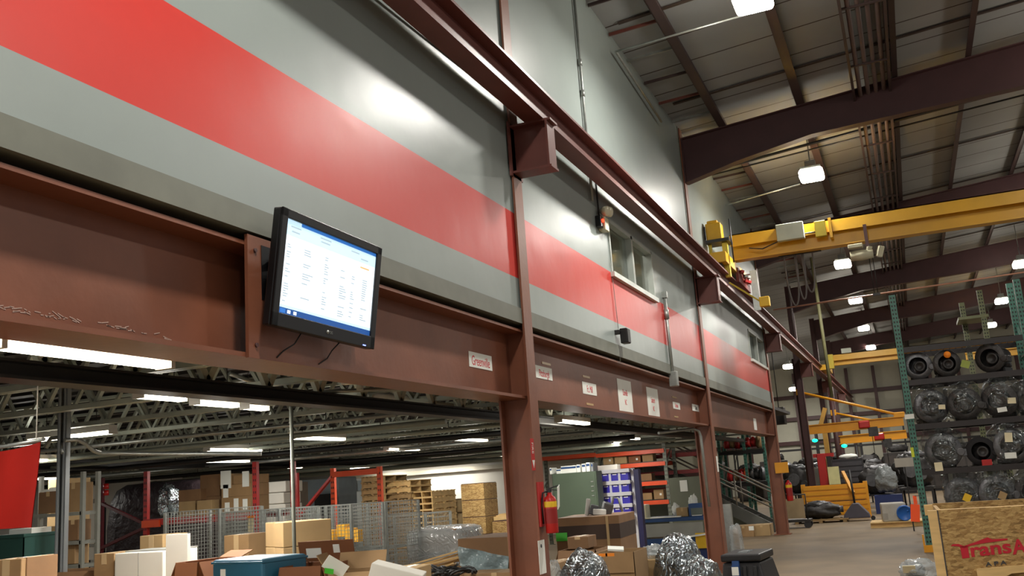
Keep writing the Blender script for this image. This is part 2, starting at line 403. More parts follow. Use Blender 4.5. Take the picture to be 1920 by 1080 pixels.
# ================================================================== steel frame
def hcol(name, y, ztop, label, x=XW, w=.2, dep=.3, M=BROWN):
    t = thing(name, label, 'column', (x+.035, y, 0))
    MB().bb(-.02, 0, -w/2, w/2, 0, ztop).build('front_flange', M, t)
    MB().bb(-dep, -dep+.02, -w/2, w/2, 0, min(ztop, 3.04)).build('rear_flange', M, t)
    MB().bb(-dep+.02, -.02, -.012, .012, 0, min(ztop, 3.04)).build('web', M, t)
    MB().bb(-dep-.05, .05, -w/2-.06, w/2+.06, 0, .02).build('base_plate', M, t)
    return t
BEAMX = -2.83
def bracket(t, y):
    """crane-beam bracket on a column, local to the column empty"""
    b = MB().bb(0, .36, -.012, .012, 4.5, 4.93).bb(0, .40, -.1, .1, 4.93, 4.95).bb(0, .38, -.1, .1, 4.48, 4.5).bb(.345, .365, -.1, .1, 4.5, 4.93)
    b.bb(-.02, .0, -.14, .14, 4.45, 4.98)
    return b.build('crane_bracket', RAIL, t)
c = hcol('steel_column', C1, 7.7, 'nearest brown steel column, with the red fire extinguisher on it'); bracket(c, C1)
c = hcol('steel_column', C2, 7.7, 'second brown steel column, between the paper signs and the stairs'); bracket(c, C2)
c = hcol('steel_column', C3, 7.7, 'brown steel column at the far end of the striped wall, yellow sign on it'); bracket(c, C3)
for i, y in enumerate((33.3, 41.7, 50.1)):
    c = hcol('steel_column', y, 7.6, ['first', 'second', 'third'][i]+' free standing dark column beyond the end of the striped wall', M=BROWN2, w=.16, dep=.2)
    o = MB().bb(-.2, -.02, -.012, .012, 3.04, 7.6).bb(-.2, -.18, -.08, .08, 3.04, 7.6).build('upper_shaft', BROWN2, c)
    bracket(c, y)

def girder(y0, y1, label):
    t = thing('steel_girder', label, 'girder', (XW, (y0+y1)/2, 2.39)); h = (y1-y0)/2
    MB().bb(-.19, -.17, -h, h, .025, .6).build('web', BROWN, t)
    MB().bb(-.34, -.01, -h, h, .6, .622).build('top_flange', BROWN, t)
    MB().bb(-.34, -.01, -h, h, 0, .025).build('bottom_flange', BROWN, t)
    return t, h
g1, h1 = girder(-8, C1-.013, 'near brown steel girder carrying the wall, behind the monitor')
yc = (-8+C1-.013)/2
_r2 = random.Random(5); sf = MB()
for i in range(46):
    px = _r2.uniform(0, 150) if i < 28 else _r2.uniform(185, 315); py = (575+px*.17 if i < 28 else 604+(px-185)*.22)+_r2.uniform(-4, 4)
    q = at(px, py, x=XW-.169); l = _r2.uniform(.01, .05); sf.box((-.1685, q.y-yc, q.z-2.39), (.001, l, .004), (_r2.uniform(-.5, .3), 0, 0))
sf.build('paint_scuffs', mat('scuff_pale', '#b59a8c', rough=.7), g1)['kind'] = 'stuff'
g2, h2 = girder(C1+.013, C2-.013, 'middle brown steel girder with paper signs along it')
g3, h3 = girder(C2+.013, C3-.013, 'far brown steel girder with one narrow paper strip')
# splice plate behind the monitor
t = thing('steel_plate', 'flat red brown steel plate bolted over the girder behind the monitor', 'plate', (XW, 4.56, 2.385))
MB().bb(-.008, .012, -.52, .52, 0, .66).build('plate', BROWN, t)
MB().cyl((.012, -.46, .58), (.022, -.46, .58), .012, 8).cyl((.012, -.46, .07), (.022, -.46, .07), .012, 8).build('bolts', BROWN2, t)
# short packing blocks in the dark gap between girder and channel
for i in range(24):
    y = -1.2+i*1.06
    if min(abs(y-C1), abs(y-C2), abs(y-C3)) < .25: continue
    simple('packing_block', MB().bb(XW-.3, XW-.12, y-.05, y+.05, 3.012, 3.06), BROWN2, 'small dark block in the gap between girder and grey channel', 'block', 'blocks under the wall channel')
struct('trim_5', MB().bb(XW-.45, XW-.3, -8, 24.8, 3.012, DECKZ), DKSTL)

# crane runway beam
t = thing('crane_runway_beam', 'long red brown crane beam running along the wall on brackets', 'beam', (BEAMX, 0, 4.95))
MB().bb(-.09, .1, -8, 59, 0, .05).build('bottom_flange', RAIL, t)
MB().bb(-.008, .008, -8, 59, .05, .27).build('web', RAIL, t)
MB().bb(-.09, .115, -8, 59, .27, .295).build('top_flange', RAIL, t)
MB().bb(-.025, .025, -8, 59, .295, .34).build('rail', DKSTL, t)
# rafters
for i, y in enumerate((-.4, C1, C2, C3, 33.3, 41.7, 50.1)):
    t = thing('roof_rafter', ['maroon tapered rafter over the monitor end', 'maroon tapered rafter above the first column', 'big maroon tapered rafter crossing the roof at upper right',
         'maroon rafter just beyond the yellow bridge crane', 'first maroon rafter past the end of the striped wall', 'second maroon rafter past the end of the striped wall', 'farthest maroon rafter crossing the roof'][i], 'rafter', (XW+.06, y, 0))
    def zt(x): return 7.5+SL*x
    pts = [(0, 6.68), (.9, 6.9), (2.2, 7.13), (5.6, 7.27), (14, 7.9)]
    poly = pts+[(14, zt(14)), (0, zt(0))]
    M = Matrix(((1, 0, 0, 0), (0, 0, 1, -.006), (0, 1, 0, 0), (0, 0, 0, 1)))
    MB().prism(poly[::-1], M, .012).build('web', RAFT, t)
    fl = MB()
    for a, b in zip(pts, pts[1:]): fl.bar((a[0], 0, a[1]), (b[0], 0, b[1]), .2, .018)
    fl.bb(-.02, 0, -.1, .1, 6.68, zt(0)); fl.build('bottom_flange', RAFT, t)
    MB().bar((0, 0, zt(0)), (14, 0, zt(14)), .2, .018).build('top_flange', RAFT, t)
# purlins along the roof
PX = [-2.3, -.95, .62, 1.75, 3.1, 4.45, 5.8, 7.2]
for i, x in enumerate(PX):
    z = roofz(x); p = MB().bb(x-.012, x+.012, -8, 60, z-.2, z).bb(x-.075, x, -8, 60, z-.2, z-.185)
    if i in (0, 1): p.bb(x-.05, x+.07, -8, 60, z-.22, z-.2)
    simple('roof_purlin', p, PURL, ['dark purlin nearest the striped wall', 'second dark purlin from the wall, above the lamp row', 'third purlin from the wall, beside the roof conduits',
       'fourth purlin from the wall', 'fifth purlin from the wall', 'sixth purlin from the wall', 'seventh purlin from the wall', 'eighth purlin from the wall'][i]+' under the roof', 'purlin', 'roof purlins')
for i in range(4):
    x = .02+i*.125; z = roofz(x)-.32
    simple('roof_conduit', MB().cyl((x, -8, z), (x, 59, z), .034, 10), mat('conduit_brown', '#5a4a46', rough=.5), ['first', 'second', 'third', 'fourth'][i]+' from the left of four parallel roof conduits', 'conduit', 'parallel roof conduits')
tr = MB()
for k in range(30): tr.bb(-.08, .5, -6+k*2.1, -5.96+k*2.1, roofz(.2)-.38, roofz(.2)-.355)
tr.bb(-.1, -.06, -8, 59, roofz(-.1)-.4, roofz(-.1)-.2); tr.bb(.47, .51, -8, 59, roofz(.5)-.4, roofz(.5)-.2)
simple('conduit_trapeze', tr, PURL, 'dark steel rack carrying the four roof conduits', 'conduit rack')
# cross pipes under the roof
def pipe(name, a, b, r, M, label, cat='pipe', n=8):
    return simple(name, MB().tube([a, b], r, n), M, label, cat)
a, b = at(1328, 322, y=18.4), at(1920, 160, y=18.4); pipe('sprinkler_pipe', a, (b.x+4, b.y, b.z+(b.z-a.z)/(b.x-a.x)*4), .03, DKSTL, 'black sprinkler pipe crossing just behind the big rafter')
a, b = at(1335, 328, y=18.9), at(1920, 178, y=18.9); pipe('sprinkler_pipe', a, (b.x+4, b.y, b.z+(b.z-a.z)/(b.x-a.x)*4), .018, DKSTL, 'thin black pipe crossing below the sprinkler pipe')
a, b = at(1155, 97, y=11.5), at(1390, 30, y=11.5); pipe('lamp_conduit', a, b, .014, GALV, 'thin pale conduit from the wall to the nearest high bay lamp', 'conduit')
a, b = at(1360, 385, y=19.4), at(1500, 345, y=19.4); pipe('lamp_conduit', a, b, .016, GALV, 'thin pale conduit from the wall to the second high bay lamp', 'conduit')
a, b = at(1155, 97, x=-3.02), at(1240, 228, x=-3.02); pipe('eave_pipe', a, b, .02, GALV, 'pale pipe running along the eave at the top of the wall')
a, b = at(1450, 581, y=27), at(1925, 512, y=27); pipe('red_pipe', a, (b.x+3, b.y, b.z+.1), .022, mat('pink_pipe', '#b98770', rough=.4), 'thin pinkish pipe crossing the bay below the second lamp row')
for i in range(12):
    a = (-2.9, 2+i*3.3, roofz(-2.9)-.03); b = (8, 2+i*3.3, roofz(8)-.03)
    simple('insulation_strap', MB().bar(a, b, .06, .02), mat('strap_dark', '#40342e', rough=.7), 'thin dark strap crossing under the roof insulation', 'strap', 'straps under the roof insulation')

for i in range(26):
    y = 9.2+i*.95
    simple('eave_strut', MB().bar((XW+.02, y, roofz(XW)-.07), (PX[0]-.02, y, roofz(PX[0])-.1), .03, .04), [RAIL, GALV, PURL][i % 3], 'short strut between the top of the striped wall and the nearest purlin', 'strut', 'short struts along the eave')
# ------------------------------------------------------------------ high bay lamps
def highbay():
    t = thing('high_bay_lamp', '', 'lamp', group='high bay lamps')
    MB().bb(-.22, .22, -.22, .22, -.06, .12).build('lens', LENS, t, bevel=.05)
    MB().bb(-.19, .19, -.19, .19, .12, .17).build('reflector', GALV, t, bevel=.01)
    MB().bb(-.1, .1, -.1, .1, .17, .3).build('ballast', GALV, t, bevel=.01)
    MB().cyl((0, 0, .26), (0, 0, .55), .012, 8).build('stem', GALV, t)
    return t
HBN = ['overhead, behind the top edge of the view', 'cut by the top edge above the striped wall', 'hanging below the big rafter', 'just under the yellow bridge crane',
       'third visible one of the row, above the far crane', 'fourth visible one of the row, above the far crane', 'last visible one of the row, nearest the far crane',
       'behind the viewer on the right', 'out of sight, first of the right row', 'out of sight, second of the right row', 'above the right edge, first of the right row',
       'at the right edge behind the rack post', 'framed between the green rack posts', 'just beyond the end of the striped wall', 'farthest small one beyond the striped wall']
hb0 = highbay(); lamps = []
for i, (x, y) in enumerate(HIGHBAYS):
    z = {13: 6.05, 14: 5.7}.get(i, 7.0)
    loc = (x, y, z); lb = 'square high bay lamp '+HBN[i]
    if i == 0: hb0.location = loc; hb0['label'] = lb; o = hb0
    else: o = dup(hb0, loc, label=lb)
    area('high_bay_light', (x, y, z-.08), .4, .4, HIGHBAY_W*{7: .5, 8: .4, 9: .25, 10: .35, 11: .5}.get(i, 1.1 if i > 11 else 1)); bulb('high_bay_spill', (x, y, z-.1), 44 if i < 3 else 5, size=.2)
    lamps.append((o, roofz(x)-z-.02))
for o, L_ in lamps: MB().cyl((0, 0, .5), (0, 0, L_), .012, 6).build('hanger', GALV, o)
# ================================================================== things on the wall
# monitor: faces the hall, tipped forward
t = thing('monitor', 'black flat monitor showing a white spreadsheet, tipped forward on the girder', 'monitor', (-2.93, 4.575, 2.845))
TW, TH, TILT = .99, .635, math.radians(7)
R_ = Matrix.Rotation(-.028, 4, 'X') @ Matrix.Rotation(TILT, 4, 'Y') @ Matrix.Rotation(math.radians(-1.5), 4, 'Z')
def tb(mb, x0, x1, y0, y1, z0, z1):
    return mb.box(((R_ @ Vector(((x0+x1)/2, (y0+y1)/2, (z0+z1)/2)))), (x1-x0, y1-y0, z1-z0), R_.to_euler())
hw, hh = TW/2, TH/2
tb(MB(), -.05, .0, -hw, hw, -hh, hh).build('housing', BLACK, t, bevel=.008)
b = MB()
tb(b, 0, .016, -hw, -hw+.05, -hh, hh); tb(b, 0, .016, hw-.05, hw, -hh, hh); tb(b, 0, .016, -hw, hw, hh-.05, hh); tb(b, 0, .016, -hw, hw, -hh, -hh+.075)
b.build('bezel', BLACK, t, bevel=.004)
SCR = [glow('screen_white', '#e8f6ff', .74), glow('screen_blue', '#2f72c4', .55), glow('screen_pale', '#bfe0f6', .66), glow('screen_grey', '#a9b9c4', .5),
       glow('screen_orange', '#f0b27a', .6), glow('screen_dark', '#1d4f94', .5)]
sc = MB(); sy0, sy1, sz0, sz1 = -hw+.05, hw-.05, -hh+.075, hh-.05
def sb(mi, u0, u1, v0, v1, lift):
    sc.m = mi; y0, y1 = sy0+(sy1-sy0)*u0, sy0+(sy1-sy0)*u1; z0, z1 = sz1-(sz1-sz0)*v1, sz1-(sz1-sz0)*v0
    tb(sc, .002, .004+lift, y0, y1, z0, z1)
sb(0, 0, 1, 0, 1, 0); sb(2, 0, 1, .035, .17, .0006); sb(1, .15, 1, 0, .035, .0006); sb(2, 0, .15, 0, .035, .0006)
sb(2, 0, 1, .905, .935, .0006); sb(5, 0, 1, .935, 1, .0006); sb(1, .02, .07, .945, .99, .001); sb(0, .09, .12, .95, .985, .001); sb(0, .15, .18, .95, .985, .001); sb(2, .3, .55, .91, .93, .001)
sb(4, .82, .93, .215, .235, .0006)
rnd = random.Random(4)
for r in range(24):
    for cx, wd in ((.03, .05), (.2, .11), (.42, .05), (.6, .08), (.73, .05), (.86, .08)):
        if rnd.random() < .6: v = .26+r*.026; sb(3, cx, cx+wd*rnd.uniform(.5, 1), v, v+.011, .001)
for cx, wd, v in ((.35, .12, .06), (.36, .1, .1), (.05, .1, .06), (.06, .08, .11), (.7, .1, .07), (.82, .09, .12)): sb(3, cx, cx+wd, v, v+.015, .001)
sc.build('screen', SCR, t)
ring = MB().lathe([(.011, 0), (.011, .002), (0, .002)], R_ @ Vector((.016, .0, -hh+.035)), R_ @ Vector((1, 0, 0)), 12)
lg = ring.build('logo', GALV, t)
text_mesh('logo_letters', 'LG', .022, GALV, lg, R_ @ T((.0175, .033, -hh+.035)) @ FX)
tb(MB(), .016, .018, hw-.13, hw-.10, -hh+.008, -hh+.014).build('power_light', glow('violet_led', '#7080ff', 3), t)
MB().bb(-.17, -.155, -.42, -.16, -.14, .16).bb(-.16, -.05, -.33, -.25, -.08, -.03).bb(-.16, -.05, -.33, -.25, .06, .1).bb(-.08, -.06, -.36, .2, -.12, .14).build('wall_bracket', BLACK, t)
MB().tube([(-.06, -.18, -.28), (-.11, -.2, -.36), (-.15, -.25, -.4), (-.157, -.3, -.44)], .004, 6).build('cable', BLACK, t)
MB().tube([(-.06, .2, -.3), (-.11, .17, -.36), (-.15, .18, -.4), (-.157, .1, -.44)], .004, 6).build('cable', BLACK, t)

# paper signs on the girder web
def sign(px0, py0, px1, py1, lines, label, size, red=True, x=XW-.169):
    a, b = at(px0, py0, x=x), at(px1[0], px1[1], x=x); c_ = at(py1[0], py1[1], x=x); wd = b.y-a.y; hg = (a.z+b.z)/2-c_.z-(b.z-a.z)/2; b = c_
    t = thing('paper_sign', label, 'sign', (x, a.y+wd/2, a.z-hg/2), group='paper signs on the girder')
    MB().bb(0, .003, -wd/2, wd/2, -hg/2, hg/2).build('sheet', PAPER, t)
    for i, (body, dz, s) in enumerate(lines):
        o = text_mesh('lettering', body, s, TXTR if red else TXTK, t, T((.0036, 0, dz)) @ FX, sx=size)
    return t
sign(878, 658, (921, 669), (880, 687), [('Greenville', -.01, .115)], 'wide white paper sign reading Greenville, left of the nearest column', .78)
sign(1003, 684, (1034, 692), (1006, 708), [('Pittsburgh', -.01, .1)], 'white paper sign reading Pittsburgh, first right of the nearest column', .72)
sign(1091, 715, (1117, 721), (1095, 738), [('Ft. Mill', -.01, .11)], 'white paper sign with faint red letters between Pittsburgh and the first tall sheet', .7)
sign(1156, 709, (1182, 716), (1164, 772), [('Danville', .04, .11), ('NC', -.08, .1)], 'first tall white sheet hung on the girder, red lettering', .62)
sign(1211, 725, (1232, 730), (1219, 781), [('Sanford', .03, .11), ('NC', -.09, .1)], 'second tall white sheet hung on the girder, nearest the second column', .62)
sign(1261, 753, (1274, 756), (1263, 766), [('Durham', 0, .09)], 'small white paper sign with red letters right of the tall sheets', .7)
sign(1297, 757, (1311, 760), (1299, 770), [('Dunn', 0, .1)], 'small white paper sign with dark letters beside the second column', .8, False)
sign(1412, 784, (1417, 785), (1415, 806), [], 'narrow blank paper strip on the far girder', 1)
def tapebit(px, py, wpx, label):
    a, b = at(px-wpx/2, py, x=XW-.168), at(px+wpx/2, py, x=XW-.168)
    simple('tape_strip', MB().bb(XW-.169, XW-.166, a.y, b.y, a.z-.012, a.z+.012), TAPE, label, 'tape', 'tape strips on the girder')
tapebit(1024, 680, 16, 'tape strip above the Pittsburgh sign'); tapebit(1099, 705, 13, 'tape strip above the faint red sign'); tapebit(1106, 757, 13, 'tape strip below the faint red sign')
tapebit(1264, 744, 8, 'tape strip above the small red lettered sign'); tapebit(1268, 781, 7, 'tape strip below the small red lettered sign')

# emergency light
p = at(1122, 418, x=XW)
t = thing('emergency_light', 'twin head emergency light with a glowing red lamp beside the first window', 'emergency light', (XW, p.y, p.z))
MB().bb(0, .09, -.02, .14, -.1, .07).build('body', mat('cream_plastic', '#cfc9a8', rough=.4), t, bevel=.01)
MB().bb(.0, .07, -.13, -.03, -.08, .06).build('battery_box', BLACK, t, bevel=.01)
MB().lathe([(0, 0), (.022, 0), (.022, .015), (0, .018)], (.07, -.07, .0), (1, -.2, 0), 12).build('red_lamp', LED, t)
for i, (dy, dz) in enumerate(((.0, .13), (.13, .15))):
    h = MB().lathe([(0, -.06), (.04, -.055), (.06, -.01), (.062, .03), (.055, .035), (0, .036)], (.1, dy, dz), (1, -.3, -.25), 16)
    h.build('lamp_head', mat('lamp_head_clear', '#d8d3b4', rough=.15), t)
MB().cyl((.03, -.05, .08), (.02, -.03, .55), .012, 6).build('conduit', DKSTL, t)
# small loudspeaker
p = at(1158, 632, x=XW)
t = thing('loudspeaker', 'small black loudspeaker on the wall below the red band', 'loudspeaker', (XW, p.y, p.z))
MB().bb(.05, .14, -.07, .07, -.09, .09).build('cabinet', BLACK, t, bevel=.008)
MB().bb(.14, .146, -.06, .06, -.08, .08).build('grille', DKSTL, t)
MB().bb(0, .06, -.12, -.05, .02, .07).bb(.03, .06, -.1, .0, .03, .05).build('bracket', DKSTL, t)
MB().tube([(.01, .03, .1), (.01, .01, .4), (.01, -.02, .75), (.01, -.05, .92)], .004, 5).build('wire', mat('wire_grey', '#8d8d86', rough=.6), t)
MB().tube([(.01, -.02, -.1), (.01, -.02, -.3)], .008, 6).build('stub_pipe', CHAN, t)
# conduit with fitting, right of the first window
a, b = at(1246, 556, x=XW+.03), at(1262, 712, x=XW+.03)
t = thing('wall_conduit', 'silver conduit with a fitting running down the wall right of the first window', 'conduit', (XW+.03, a.y, b.z))
h = a.z-b.z
MB().cyl((0, 0, 0), (0, 0, h), .024, 10).build('tube', GALV, t)
MB().cyl((0, 0, h-.34), (0, 0, h-.2), .038, 10).build('fitting', GALV, t)
MB().bb(-.03, .04, -.035, .035, h-.02, h+.07).build('fitting', GALV, t)
MB().bb(-.05, .07, -.06, .06, -.1, .12).build('junction_box', GALV, t, bevel=.01)
a, b = at(1078, 0, x=XW+.03), at(1098, 250, x=XW+.03)
t = thing('wall_conduit', 'long silver conduit with couplings on the upper wall above the crane beam', 'conduit', (XW+.03, (a.y+b.y)/2, 4.85))
MB().cyl((0, 0, 0), (0, 0, 2.98), .018, 8).build('tube', GALV, t)
for z in (1.75, 1.35, 2.7): MB().cyl((0, 0, z-.04), (0, 0, z+.04), .028, 8).build('coupling', GALV, t)
MB().tube([(XW+.025, 3+i*.4, 5.12+.02*math.sin(i*.9)) for i in range(19)], .012, 6)
o = MB().tube([(XW+.03, -2+i*.7, 5.16-.03*math.sin(i*.8)) for i in range(15)], .011, 6); simple('wall_cable', o, DKSTL, 'dark cable running along the wall behind the crane beam', 'cable')
simple('end_conduit', MB().cyl((XW+.0, C3+.2, 2.6), (XW+.0, C3+.2, 3.5), .03, 8), GALV, 'short silver conduit standing past the end of the wall', 'conduit')

# ================================================================== bridge cranes
def bridge(y, x0, x1, zb, depth, label, cat='crane'):
    t = thing('bridge_crane', label, cat, (x0, y, zb)); L = x1-x0
    g = MB().bb(0, L, -.01, .01, .02, depth)                              # web
    g.build('girder_web', YEL, t)
    MB().bb(0, L, -.13, .13, 0, .022).build('bottom_flange', YEL, t)
    MB().bb(0, L, -.2, .2, depth-.02, depth).bb(0, L, -.2, -.185, depth-.24, depth).bb(0, L, .185, .2, depth-.24, depth).build('cap_channel', YEL, t)
    return t
CY = 18.7
t = bridge(CY, -2.72, 9.5, 5.62, .5, 'yellow overhead bridge crane with control box spanning the bay')
MB().bb(-.24, .04, -1.2, 1.5, -.22, -.02).build('end_truck', YEL, t, bevel=.01)
for dy in (-1.0, 1.3): MB().cyl((-.16, dy, -.22), (-.06, dy, -.22), .1, 18).build('wheel', DKSTL, t)
MB().bb(-.33, -.04, -.9, -.62, .28, .62).bb(-.3, -.1, -.86, -.66, .62, .68).build('drive_motor', YEL, t, bevel=.02)
MB().bb(-.34, .1, -.98, -.55, .22, .28).build('motor_platform', DKSTL, t)
MB().bb(-.06, .04, -.86, -.76, -.45, .22).bb(-.36, .04, -.84, -.78, -.1, .0).bb(-.32, -.26, -.84, -.78, -.1, .22).build('drop_leg', mat('pale_yellow', '#c9b53a', rough=.5), t, bevel=.006)
MB().cyl((.13, -.9, -.2), (.13, -.88, .65), .014, 6).cyl((-.34, -.95, .3), (-.34, -.95, .55), .02, 6).build('conduit', DKSTL, t)
MB().bb(.9, 1.4, -.34, -.2, .2, .52).build('control_box', mat('control_box_grey', '#b9bfae', rough=.5), t, bevel=.008)
MB().bb(1.6, 1.8, -.3, -.2, .18, .48).build('junction_box', mat('pale_yellow', '#c9b53a'), t, bevel=.01)
MB().bb(1.85, 1.9, -.26, .2, .14, .52).build('stiffener', YEL, t)
MB().tube([(.35, -.22, .18), (.6, -.24, .12), (.9, -.22, .22), (1.4, -.2, .3), (1.6, -.21, .3)], .012, 6).build('cable', DKSTL, t)
# trolley hoist below the girder
p = at(1628, 470, y=CY)
t = thing('trolley_hoist', 'pale trolley hoist riding under the yellow bridge girder', 'hoist', (p.x, CY-.05, 5.62))
MB().bb(-.03, .03, -.16, -.14, -.12, .3).bb(-.03, .03, .14, .16, -.12, .3).build('trolley_plate', BROWN2, t)
MB().lathe([(0, -.2), (.09, -.2), (.1, .0), (.08, .2), (0, .2)], (-.12, -.1, -.26), (1, 0, 0), 16).build('motor', mat('hoist_cream', '#b9b59a', rough=.5), t)
MB().box((.02, -.1, -.16), (.08, .1, .1), (.3, .2, .4)).box((.2, -.1, -.24), (.1, .14, .2), (.2, .3, .3)).build('gearbox', mat('hoist_cream', '#b9b59a'), t, bevel=.01)
MB().bb(-.34, -.08, -.2, -.05, -.12, -.05).build('cover', mat('hoist_cream', '#b9b59a'), t, bevel=.01)
MB().cyl((.0, -.1, -.3), (.0, -.1, -1.0), .008, 6).cyl((.06, -.1, -.3), (.06, -.1, -1.0), .008, 6).bb(-.03, .1, -.13, -.07, -1.05, -1.0).build('chain', DKSTL, t)
# festoon cables
p = at(1474, 480, y=CY+.6)
t = thing('festoon_cable', 'grey festoon cable hanging in loops below the crane girder', 'cable', (p.x, CY+.11, 5.62))
def loop(x, w, d): return MB().tube([(x+w*(.5-.5*math.cos(PI*k/12)), 0, -d*math.sin(PI*k/12)**.7) for k in range(13)], .017, 6)
for x, w_, dd in ((0, .22, 1.0), (.2, .16, .9), (.33, .2, .78)): loop(x, w_, dd).build('cable_loop', mat('cable_grey', '#5e5a58', rough=.6), t)
MB().bb(-.1, .7, -.02, .02, -.02, .0).build('cable_track', DKSTL, t)
# pendant box on a stub arm
p = at(1434, 566, y=17.9)
t = thing('crane_stop_box', 'small yellow box on a stub arm beside the crane beam', 'box', (p.x, 17.9, p.z))
MB().bb(-.09, .09, -.08, .08, -.09, .09).build('box', YELS, t, bevel=.01)
MB().bar((-.09, 0, .03), (-2.74-p.x, .05, 5.08-p.z), .03).build('arm', mat('pale_yellow', '#c9b53a'), t)
p = at(1412, 540, y=19.6)
t = thing('lit_wall_end', 'added bright sheet standing in for the lit end of the wall', 'panel', (p.x, 19.9, p.z))  # pale metal sheet added to imitate the lit corner where the wall ends
MB().bb(-.07, .07, -.01, .01, -.42, .42).build('sheet', GALV, t); MB().bb(-.5, -.07, -.01, .01, .3, .36).build('arm', BROWN2, t)
t = thing('collector_bar', 'red collector shoes and wires beside the crane end truck', 'collector', (-2.62, 19.4, 5.3))
for i in range(5): MB().box((.03*(i % 2), -.5+i*.22, .14-.06*(i % 3)), (.06, .12, .05), (0, .3, .5)).build('shoe', [RED, GALV][i % 2], t)
MB().tube([(0, -.6+i*.2, .1+.06*math.sin(i*2)) for i in range(8)], .014, 6).bb(-.09, -.04, -.7, .8, -.08, .2).build('collector_frame', mat('dull_red', '#7a3028', rough=.6), t)

t = bridge(39.0, -2.55, 9, 5.28, .42, 'second yellow bridge crane far down the bay')
MB().bb(-.3, .05, -1.0, 1.0, -.2, .0).build('end_truck', YEL, t)
MB().bb(.0, .22, -.4, -.1, -.12, .42).build('end_plate', mat('pale_yellow', '#c9b53a'), t)
MB().bb(.55, .9, -.3, -.1, .42, .6).build('control_box', mat('control_box_grey', '#b9bfae'), t)
t = bridge(44.5, 2.6, 9, 5.45, .5, 'yellow crane girder end seen between the green rack posts')
# drop pipes from roof
a, b = at(1527, 525, y=30), at(1548, 670, y=30)
simple('drop_pipe', MB().cyl((a.x, 30, roofz(a.x)-.02), (a.x+.05, 30, b.z-1.2), .05, 8), mat('drop_olive', '#6c6a48', rough=.6), 'olive vertical pipe dropping from the roof beyond the crane', 'pipe')
a = at(1485, 590, y=31)
simple('drop_pipe', MB().cyl((a.x, 31, roofz(a.x)-.02), (a.x, 31, a.z-1.2), .035, 8), PURL, 'dark vertical pipe dropping from the roof left of the olive pipe', 'pipe')

# ================================================================== under the mezzanine: joists, beam, lights
JY = [1.2+i*1.34 for i in range(21)]
def joist():
    t = thing('bar_joist', 'pale open web joist under the mezzanine deck', 'joist', (0, 0, 0), group='open web joists under the mezzanine')
    L0, L1 = -22.0, -3.5
    MB().bb(L0, L1, -.045, -.008, .47, .5).bb(L0, L1, .008, .045, .47, .5).build('top_chord', JOIST, t)
    MB().bb(L0, L1, -.05, -.008, 0, .045).bb(L0, L1, .008, .05, 0, .045).build('bottom_chord', JOIST, t)
    wb = MB(); x = L0; k = 0; st = .30
    while x+st <= L1:
        wb.bar((x, 0, .02 if k % 2 else .48), (x+st, 0, .48 if k % 2 else .02), .04, .03); x += st; k += 1
    wb.build('web_bars', JOIST, t); return t
j0 = joist(); j0.location = (0, JY[0], 2.58)
for y in [y for y in JY[1:] if not 25.8 < y < 27.2]: dup(j0, (0, y, 2.58))
p = at(700, 771, z=2.42)
t = thing('floor_beam', 'dark steel beam carrying the joists, parallel to the brown girder', 'beam', (p.x, 0, 2.42))
MB().bb(-.1, .1, -7, 29.7, 0, .018).build('bottom_flange', DKSTL, t); MB().bb(-.006, .006, -7, 29.7, .018, .1).build('web', DKSTL, t)
MB().bb(-.08, .08, -7, 25.6, .1, .115).build('top_flange', DKSTL, t)
gw = MB(); k = 0
while -7+k*.36 < 25.2: gw.bar((0, -7+k*.36, .12 if k % 2 else .64), (0, -7+(k+1)*.36, .64 if k % 2 else .12), .06, .04, up=(1, 0, 0)); k += 1
gw.build('web_bars', mat('truss_cream', '#c3c2ae', rough=.5), t); MB().bb(-.06, .06, -7, 25.6, .63, .66).build('top_chord', JOIST, t)
BX2 = p.x
t = thing('floor_beam', 'second dark joist beam farther in under the mezzanine', 'beam', (-13.5, 0, 2.42))
MB().bb(-.1, .1, -7, 29.7, 0, .018).build('bottom_flange', DKSTL, t); MB().bb(-.006, .006, -7, 29.7, .018, .165).build('web', DKSTL, t); MB().bb(-.1, .1, -7, 29.7, .165, .18).build('top_flange', DKSTL, t)
# pipes hung below the joists, running with the joists
PIPES = [(9.2, 2.48, .025, GALV), (10.4, 2.45, .035, JOIST), (12.3, 2.47, .03, JOIST), (13.6, 2.43, .045, DKSTL), (16.2, 2.45, .035, GALV), (18.9, 2.42, .05, DKSTL), (22.5, 2.42, .045, JOIST), (24.7, 2.36, .07, JOIST)]
for i, (y, z, r_, M) in enumerate(PIPES):
    t = thing('ceiling_pipe', ['nearest', 'second nearest', 'third nearest', 'fourth nearest', 'fifth nearest', 'sixth nearest', 'seventh nearest', 'farthest'][i]+' pale pipe hung across under the joists', 'pipe', (0, y, z), group='pipes under the joists')
    MB().cyl((-21, 0, 0), (-5.1, 0, 0), r_, 10).build('tube', M, t)
    hg = MB()
    for k in range(8): hg.cyl((-20+k*2, 0, r_), (-20+k*2, 0, 2.58-z), .006, 5)
    hg.build('hanger', DKSTL, t)
